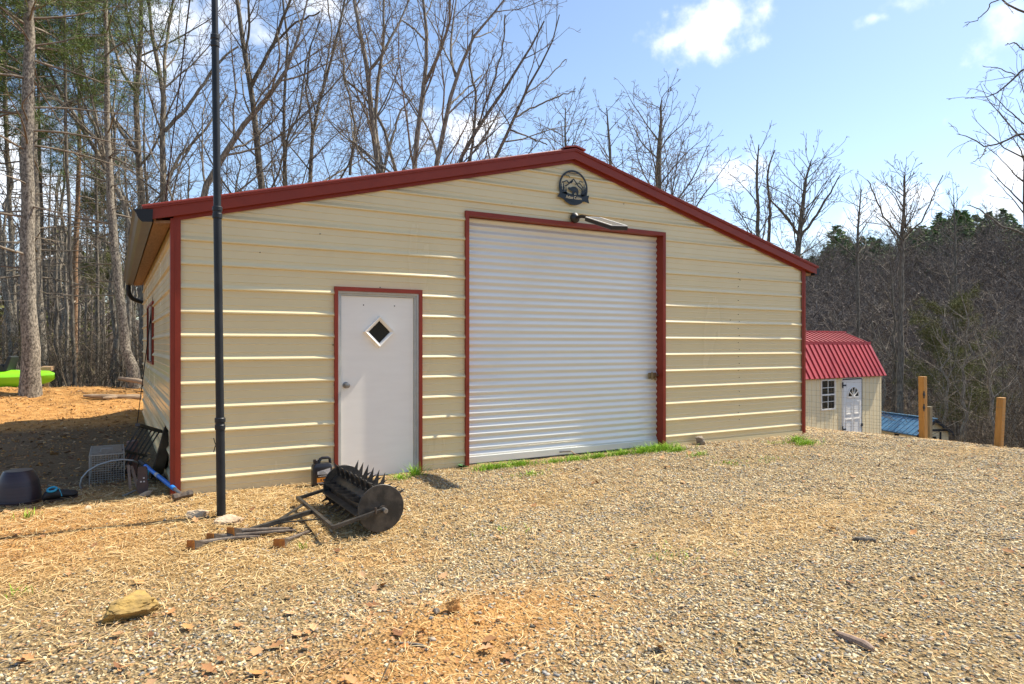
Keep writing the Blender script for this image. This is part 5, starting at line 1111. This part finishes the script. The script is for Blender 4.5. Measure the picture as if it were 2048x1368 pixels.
def place_tree(pi, x, y, rz, s, label, group):
    loc = (x, y, gz(x, y))
    if pi not in [q[0] for q in ptrees]:
        t = thing('slope_tree', label, 'tree', (0, 0, 0), group); o_ = protos[pi]
        ch = [tubes(o_[0]+o_[1], 'trunk', M['bark_dark' if pi % 2 else 'bark'], t), tubes(o_[2]+o_[3]+o_[4], 'crown', M['twig'], t)]
        t.location = loc; t.rotation_euler = (0, 0, rz); t.scale = (s, s, s); ptrees.append((pi, t, ch)); return
    _, src, ch = [q for q in ptrees if q[0] == pi][0]
    t = src.copy(); col.objects.link(t); t.location = loc; t.rotation_euler = (0, 0, rz); t.scale = (s, s, s); setp(t, label, 'tree', group)
    for c in ch:
        d = c.copy(); col.objects.link(d); d.parent = t
random.seed(77); k = 0
for px, F in [(1630, 34), (1665, 38), (1690, 31), (1740, 33), (1772, 27), (1786, 29), (1835, 34), (1868, 37), (1893, 25), (1906, 28), (1936, 23), (1960, 33), (1985, 21), (2010, 30), (2034, 24), (2060, 28), (1700, 46), (1760, 48), (1820, 44), (1880, 47), (1930, 42), (1990, 45), (2040, 42), (1640, 52), (1790, 56), (1850, 58), (1950, 55), (2020, 58), (2080, 50), (1610, 42), (2110, 36), (1575, 60), (1725, 62)]:
    p = at(px+U(-5, 5), 700, F); place_tree(k % 4, p.x, p.y, U(0, 6.28), U(.62, .92), 'bare grey tree among the thicket on the slope beyond the wire fence', 'bare trees on the right slope'); k += 1
for px, F in [(310, 40), (380, 36), (430, 30), (470, 42), (545, 34), (600, 40), (650, 31), (700, 44), (745, 36), (790, 42), (870, 38), (930, 34), (990, 42), (1050, 40), (1090, 33), (1170, 44), (1260, 48), (1390, 44), (1450, 40), (1480, 50)]:
    p = at(px, 600, F); place_tree((k*3+1) % 4, p.x, p.y, U(0, 6.28), U(.95, 1.3), 'bare tree filling the gaps behind the garage roof', 'bare trees behind the garage'); k += 1
for px, F in [(20, 42), (60, 50), (110, 46), (150, 52), (200, 44), (240, 56), (280, 48), (-20, 36), (90, 60), (175, 62), (260, 66), (130, 40)]:
    p = at(px, 700, F); place_tree((k*3+2) % 4, p.x, p.y, U(0, 6.28), U(1.1, 1.5), 'bare tree deep in the wood left of the garage', 'bare trees deep in the left wood'); k += 1
pine('olive green pine among the bare trees behind the right fence post', 27, [(1915, 880, 7), (1914, 820, 6), (1912, 790, 3)], 140, 6, 46, .35, needle='hemlock', mt='bark_dark', reach=1.9)

# ------------------------------------------------------------------ far woods and brush
def far_bare(rng, h):
    """a small bare tree as slivers: (k,3,3) triangles"""
    tri = []
    def sl(a, b, w):
        s = np.cross(b-a, rng.normal(size=3)); s = s/(np.linalg.norm(s)+1e-9)*w; tri.append((a-s, a+s, b)); 
    tp = np.array([rng.normal()*.3, rng.normal()*.3, h]); sl(np.zeros(3), tp, .09*h/10)
    for i in range(15):
        f = rng.uniform(.28, .95); a = tp*f; az = rng.uniform(0, 6.28); L_ = h*.36*(1.15-f)*rng.uniform(.7, 1.2)+.4; d = np.array([math.cos(az)*.75, math.sin(az)*.75, rng.uniform(.35, .9)]); b = a+d*L_; sl(a, b, .035)
        for j in range(7):
            g = rng.uniform(.2, 1); q = a+(b-a)*g; e = q+(d*.5+rng.normal(size=3)*.55+np.array([0, 0, .3]))*L_*.42; sl(q, e, .020)
            for m in range(2):
                g2 = rng.uniform(.3, 1); q2 = q+(e-q)*g2; sl(q2, q2+(rng.normal(size=3)*.5+np.array([0, 0, .25]))*L_*.28, .014)
    return np.array(tri)
def far_pine(rng, h):
    tri = []
    for i in range(620):
        f = rng.uniform(.10, 1)**.8; r = h*.36*(1.04-f)**.8*(.8+.35*math.sin(f*31)); az = rng.uniform(0, 6.28); rr = r*rng.uniform(.35, 1.1); c = np.array([math.cos(az)*rr, math.sin(az)*rr, h*f])
        a = rng.normal(size=3)*h*.030; b = rng.normal(size=3)*h*.030; a[2] *= .5; b[2] *= .5; tri.append((c-a, c+a, c+b+np.array([math.cos(az), math.sin(az), -.2])*h*.03))
    return np.array(tri)
def scatter_far(name, label, tmpl, spots, material, cat):
    allv = []
    for i, (x, y, s, a) in enumerate(spots):
        t = tmpl[i % len(tmpl)]; c, n_ = math.cos(a), math.sin(a); q = t*s; w = np.stack([q[..., 0]*c-q[..., 1]*n_, q[..., 0]*n_+q[..., 1]*c, q[..., 2]], -1)+np.array([x, y, gz(x, y)-.2]); allv.append(w.reshape(-1, 3))
    V = np.vstack(allv); o = np_mesh(name, V, np.arange(len(V)).reshape(-1, 3), material); return setp(o, label, cat, kind='stuff')
rng = np.random.RandomState(9)
tb_ = [far_bare(rng, 9.5) for _ in range(7)]; tp_ = [far_pine(rng, 9) for _ in range(5)]
def polar(ang_deg, D): a = R(ang_deg); return (-.5+D*math.sin(a), -7.2+D*math.cos(a))
sp = []
for i in range(1050):
    a = rng.uniform(44, 74); D = 56+66*rng.uniform(0, 1)**.8; sp.append((*polar(a, D), rng.uniform(.7, 1.25), rng.uniform(0, 6.28)))
scatter_far('hillside_wood', 'grey brown leafless wood covering the far hillside on the right', tb_, sp, M['far_wood'], 'wood')
sp = []
for i in range(300):
    a = rng.uniform(46, 72); D = rng.uniform(118, 158)
    sp.append((*polar(a, D), rng.uniform(.6, 1.05), rng.uniform(0, 6.28)))
sp.append((*polar(30.2+25.4, 140), 1.25, 0))
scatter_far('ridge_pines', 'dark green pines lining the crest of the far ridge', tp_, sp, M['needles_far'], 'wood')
sp = []
for i in range(140):
    a = rng.uniform(-12, 14); D = 40+70*rng.uniform(0, 1); sp.append((*polar(a, D), rng.uniform(.7, 1.3), rng.uniform(0, 6.28)))
scatter_far('background_wood', 'dense leafless wood far behind the trunks on the left', tb_, sp, M['far_wood'], 'wood')
sp = []
for i in range(16):
    a = rng.uniform(-12, 0); D = rng.uniform(58, 95); sp.append((*polar(a, D), rng.uniform(.8, 1.5), rng.uniform(0, 6.28)))
scatter_far('background_pines', 'olive green pines deep in the wood on the left', tp_, sp, M['hemlock'], 'wood')
def brush(name, label, pts, hmin, hmax, seed):
    r = np.random.RandomState(seed); V = []
    for x, y in pts:
        z = gz(x, y)-.05; h = r.uniform(hmin, hmax); b = np.array([x, y, z]); t = b+np.array([r.normal()*.35*h, r.normal()*.35*h, h]); 
        def sl(a, c, w):
            s = np.cross(c-a, r.normal(size=3)); s = s/(np.linalg.norm(s)+1e-9)*w; V.extend((a-s, a+s, c))
        sl(b, t, .011)
        for _ in range(6):
            f = r.uniform(.25, .95); q = b+(t-b)*f; e = q+(r.normal(size=3)*.5+np.array([0, 0, .35]))*h*.38; sl(q, e, .007)
            for _ in range(2): q2 = q+(e-q)*r.uniform(.3, .9); sl(q2, q2+r.normal(size=3)*h*.13, .005)
    o = np_mesh(name, np.array(V), np.arange(len(V)).reshape(-1, 3), M['brush']); return setp(o, label, 'brush', kind='stuff')
r = np.random.RandomState(21)
pts = [polar(a, D) for a, D in zip(r.uniform(-12, 9, 2000), 21+34*r.uniform(0, 1, 2000)**1.2)]
pts = [q for q in pts if not (q[0] > -1.2 and q[1] < 12)]
brush('woodland_brush', 'tangled dry undergrowth between the trunks left of the garage', pts, .6, 2.6, 22)
pts = [polar(a, D) for a, D in zip(r.uniform(46, 74, 3600), 20+42*r.uniform(0, 1, 3600))]
pts = [q for q in pts if q[0] > 14 and not (math.degrees(math.atan2(q[0]+.5, q[1]+7.2)) < 64 and math.hypot(q[0]+.5, q[1]+7.2) < 28) and not (12 < q[0] < 20 and 2.5 < q[1] < 8.5) and not (16 < q[0] < 24 and -2 < q[1] < 5 and q[0] < 21)]
brush('slope_brush', 'tangled leafless undergrowth on the slope beyond the wire fence', pts, 1.0, 4.2, 23)

# ------------------------------------------------------------------ ground cover
def area(n, seed, x0=-5.5, x1=11.3, y0=-6.6, y1=1.2):
    r = np.random.RandomState(seed); x = r.uniform(x0, x1, n); y = r.uniform(y0, y1, n)
    ok = ~((x > -.05) & (x < 9.2) & (y > -.03) & (y < 7.9)); dx, dy = x-CAM[0], y-CAM[1]; F = dx*SY+dy*CY; Rr = dx*CY-dy*SY
    ok &= (F > 2.2) & (np.abs(Rr) < F*.86+.3); return x[ok], y[ok], r
def chips(name, label, n, seed, smin, smax, keep, material, flat=.5, box=None, cat='gravel'):
    x, y, r = area(n, seed, **(box or {})); c, s, l = covers(x, y); k = r.uniform(0, 1, len(x)) < keep(c, s, x, y); x, y = x[k], y[k]; m = len(x)
    base = np.array([(-1, -1, -1), (1, -1, -1), (1, 1, -1), (-1, 1, -1), (-1, -1, 1), (1, -1, 1), (1, 1, 1), (-1, 1, 1)], dtype=float)
    sz = np.exp(r.normal(math.log((smin*smax)**.5), .46, m)).clip(smin, smax)/2
    V = np.repeat(base[None], m, 0)*(1+r.uniform(-.6, .25, (m, 8, 3))); V[:, 4:, :2] *= r.uniform(.45, .9, (m, 1, 1))
    V *= (sz[:, None]*np.stack([r.uniform(.8, 1.7, m), r.uniform(.5, 1.0, m), flat*r.uniform(.6, 1.3, m)], 1))[:, None, :]
    a = r.uniform(0, 6.28, m); t = r.normal(0, .42, m); ct, st_ = np.cos(t)[:, None], np.sin(t)[:, None]
    X, Y, Z = V[..., 0], V[..., 1], V[..., 2]; Y, Z = Y*ct-Z*st_, Y*st_+Z*ct; ca, sa = np.cos(a)[:, None], np.sin(a)[:, None]; X, Y = X*ca-Y*sa, X*sa+Y*ca
    W = np.stack([X+x[:, None], Y+y[:, None], Z+(H(x, y)+sz*flat*.45)[:, None]], -1).reshape(-1, 3)
    f = np.array([(3, 2, 1, 0), (4, 5, 6, 7), (0, 1, 5, 4), (1, 2, 6, 5), (2, 3, 7, 6), (3, 0, 4, 7)])
    Q = (np.arange(m)[:, None, None]*8+f[None]).reshape(-1, 4); o = np_mesh(name, W, Q, material); return setp(o, label, cat, kind='stuff')
chips('gravel', 'grey and tan crushed gravel spread over the yard', 430000, 61, .006, .025, lambda c, s, x, y: np.clip(1.0-.86*c-.62*s, .06, 1)*np.clip(.5+.12*(x+1.5)+.12*(-y-3), .5, 1)*np.clip(.60+.85*soft_noise(x*.45+y*.5, y*1.5-x*.3, .8, 31), .14, 1), M['gravel'])
chips('clay_crumbs', 'crumbled orange clay clods over the bank left of the garage', 24000, 66, .006, .04, lambda c, s, x, y: .1+.8*c, M['crumb'], .7, dict(x0=-9, x1=2.5, y0=1.5, y1=13.5), 'clay')
def blades(name, label, n, seed, lmin, lmax, w, keep, material, cat, flat=True, box=None):
    x, y, r = area(n, seed, **(box or {})); c, s, l = covers(x, y); k = r.uniform(0, 1, len(x)) < keep(c, s, x, y); x, y = x[k], y[k]; m = len(x)
    a = r.uniform(0, 6.28, m); L_ = r.uniform(lmin, lmax, m)/2; d = np.stack([np.cos(a), np.sin(a), r.normal(0, .16, m)], 1); sd = np.stack([-np.sin(a), np.cos(a), r.normal(0, .25, m)], 1)*w
    P = np.stack([x, y, H(x, y)+.008+np.abs(r.normal(0, .006, m))], 1); b = np.stack([0*x, 0*x, r.uniform(.0, .15, m)*L_], 1)+sd*r.normal(0, 3, (m, 1))
    V = np.stack([P-d*L_[:, None]-sd, P-d*L_[:, None]+sd, P+b+sd, P+b-sd, P+d*L_[:, None]+sd*.6, P+d*L_[:, None]-sd*.6], 1).reshape(-1, 3)
    i = np.arange(m)[:, None, None]*6; Q = (i+np.array([(0, 1, 2, 3), (3, 2, 4, 5)])[None]).reshape(-1, 4); o = np_mesh(name, V, Q, material); return setp(o, label, cat, kind='stuff')
blades('straw', 'pale dry straw scattered over the clay and gravel', 230000, 62, .03, .15, .0015, lambda c, s, x, y: np.clip(.10+.75*s+.2*c, 0, 1), M['straw'], 'straw')
def leaves(name, label, n, seed, keep, smin, smax):
    x, y, r = area(n, seed); c, s, l = covers(x, y); k = r.uniform(0, 1, len(x)) < keep(x, y); x, y = x[k], y[k]; m = len(x)
    out = [(0, 0), (.25, .16), (.33, .34), (.5, .2), (.62, .36), (.78, .16), (1, 0)]; u = np.array([q[0]-.5 for q in out]); v = np.array([q[1] for q in out]); n_ = len(u)
    a = r.uniform(0, 6.28, m); S = r.uniform(smin, smax, m); cv = r.uniform(.2, 1.3, m); fold = r.uniform(.1, .9, m)
    X = np.concatenate([np.repeat(u[None], m, 0), np.repeat(u[None], m, 0), np.repeat(u[None], m, 0)], 1); Y = np.concatenate([np.zeros((m, n_)), np.repeat(v[None], m, 0), -np.repeat(v[None], m, 0)], 1)
    Z = cv[:, None]*X*X*.6+fold[:, None]*np.abs(Y)*.9*np.where(Y > 0, 1, r.uniform(.2, 1.2, (m, 1)))+.05; X, Y, Z = X*S[:, None], Y*S[:, None], Z*S[:, None]*.8
    ca, sa = np.cos(a)[:, None], np.sin(a)[:, None]; tl = r.normal(0, .3, m)[:, None]; Z = Z+X*tl
    V = np.stack([X*ca-Y*sa+x[:, None], X*sa+Y*ca+y[:, None], Z+(H(x, y)+.012)[:, None]], -1).reshape(-1, 3)
    f = [(i, i+1, n_+i+1, n_+i) for i in range(n_-1)]+[(i+1, i, 2*n_+i, 2*n_+i+1) for i in range(n_-1)]
    Q = (np.arange(m)[:, None, None]*3*n_+np.array(f)[None]).reshape(-1, 4); o = np_mesh(name, V, Q, M['leaf']); return setp(o, label, 'leaves', kind='stuff')
leaves('fallen_leaves', 'dry brown oak leaves strewn over the foreground', 9000, 63, lambda x, y: .03+.5*np.exp(-(((x-.1)/1.0)**2+((y+4.0)/.9)**2))+.18*sstep(-.5, -2.0, x), .035, .095)
leaves('leaf_fragments', 'crumbled leaf fragments over the foreground', 75000, 64, lambda x, y: .16+.6*np.exp(-(((x-.2)/1.3)**2+((y+3.9)/1.0)**2))+.25*sstep(0, -2.0, x), .012, .03)
blades('twigs', 'thin dark twigs lying on the ground', 5000, 65, .05, .22, .0022, lambda c, s, x, y: .12+.4*np.exp(-(((x-.5)/1.6)**2+((y+3.9)/.9)**2))+.35*sstep(-.5, -2, x), M['brush'], 'twigs')
def clods():
    r = np.random.RandomState(70); x = r.uniform(-5, -.1, 3500); y = r.uniform(.2, 11, 3500); return x, y, r
x, y, r = clods(); m = len(x); a = r.uniform(0, 6.28, m); L_ = r.uniform(.01, .055, m); d = np.stack([np.cos(a), np.sin(a), r.normal(0, .2, m)], 1)*L_[:, None]; s = np.stack([-np.sin(a), np.cos(a), r.normal(0, .5, m)], 1)*(.003+.012*r.uniform(0, 1, (m, 1))**3); P = np.stack([x, y, H(x, y)+.012], 1)
o = np_mesh('bank_litter', np.stack([P-d-s, P-d+s, P+d+s, P+d-s], 1).reshape(-1, 3), np.arange(4*m).reshape(-1, 4), M['litter']); setp(o, 'dry leaf and bark litter on the clay bank', 'litter', kind='stuff')
def grass(patches):
    r = np.random.RandomState(80); V = []; 
    for (cx_, cy_, rx_, ry_, n, h) in patches:
        for _ in range(int(n*.7)):
            q = r.normal(0, .5, 2)*r.uniform(.3, 1.6); x, y = cx_+q[0]*rx_, min(cy_+q[1]*ry_, -.015 if -.1 < cx_ < 9.3 else 99); z = gz(x, y); a = r.uniform(0, 6.28); hh = h*1.45*r.uniform(.4, 1.2); w = .0032
            b = np.array([x, y, z]); s = np.array([math.cos(a), math.sin(a), 0])*w; l = np.array([r.normal()*.45, r.normal()*.45, 1])*hh; V += [b-s, b+s, b+l*.55+s*.8, b+l*.55-s*.8]; e = b+l+np.array([l[0]*.5, l[1]*.5, -.1*hh]); V += [b+l*.55-s*.8, b+l*.55+s*.8, e+s*.15, e-s*.15]
    o = np_mesh('grass', np.array(V), np.arange(len(V)).reshape(-1, 4), M['grass']); setp(o, 'fresh green grass growing along the foot of the roll-up door', 'grass', kind='stuff')
pt = []
for px, py, rx_, ry_, n, h in ((985, 938, .28, .08, 500, .05), (1040, 932, .22, .06, 350, .05), (1065, 950, .25, .10, 140, .03), (1110, 926, .2, .06, 200, .045), (1150, 921, .22, .06, 320, .05), (1195, 915, .2, .06, 300, .05), (1240, 910, .2, .05, 300, .05), (1290, 905, .28, .08, 560, .065), (1325, 902, .28, .09, 520, .075), (1355, 903, .2, .08, 240, .05), (1395, 912, .15, .06, 120, .04), (1470, 930, .25, .2, 60, .03), (1545, 888, .2, .08, 60, .035), (1593, 884, .14, .06, 320, .07), (1612, 890, .26, .12, 320, .06), (1540, 920, .3, .15, 80, .03), (1455, 927, .2, .12, 60, .03), (800, 960, .12, .06, 140, .05), (830, 952, .08, .04, 160, .09), (1020, 1060, .3, .15, 40, .03), (1330, 1110, .5, .3, 90, .025), (60, 1035, .1, .06, 40, .05), (605, 1098, .05, .03, 16, .06), (30, 1192, .12, .08, 24, .04)):
    g = ground_at(px, py); pt.append((g.x, min(g.y, -.05) if g.x > 0 else g.y, rx_, ry_, n, h))
grass(pt)
g = ground_at(915, 945); wb_ = thing('weed', 'leafy dark green weed at the left foot of the roll-up door', 'weed', (2.98, -.10, gz(2.98, -.1)))
V = []
for i in range(16):
    a = R(U(0, 360)); l = U(.05, .11); b = np.array([2.98, -.10, gz(2.98, -.10)+.01]); d = np.array([math.cos(a), math.sin(a)*.7, U(.3, .9)]); d = d/np.linalg.norm(d)*l; s = np.cross(d, [0, 0, 1]); s = s/np.linalg.norm(s)*l*.25
    V += [b, b+d*.5-s, b+d+np.array([0, 0, -.02]), b+d*.5+s]
np_mesh('leaf_rosette', np.array(V), np.arange(len(V)).reshape(-1, 4), M['weed'], wb_)
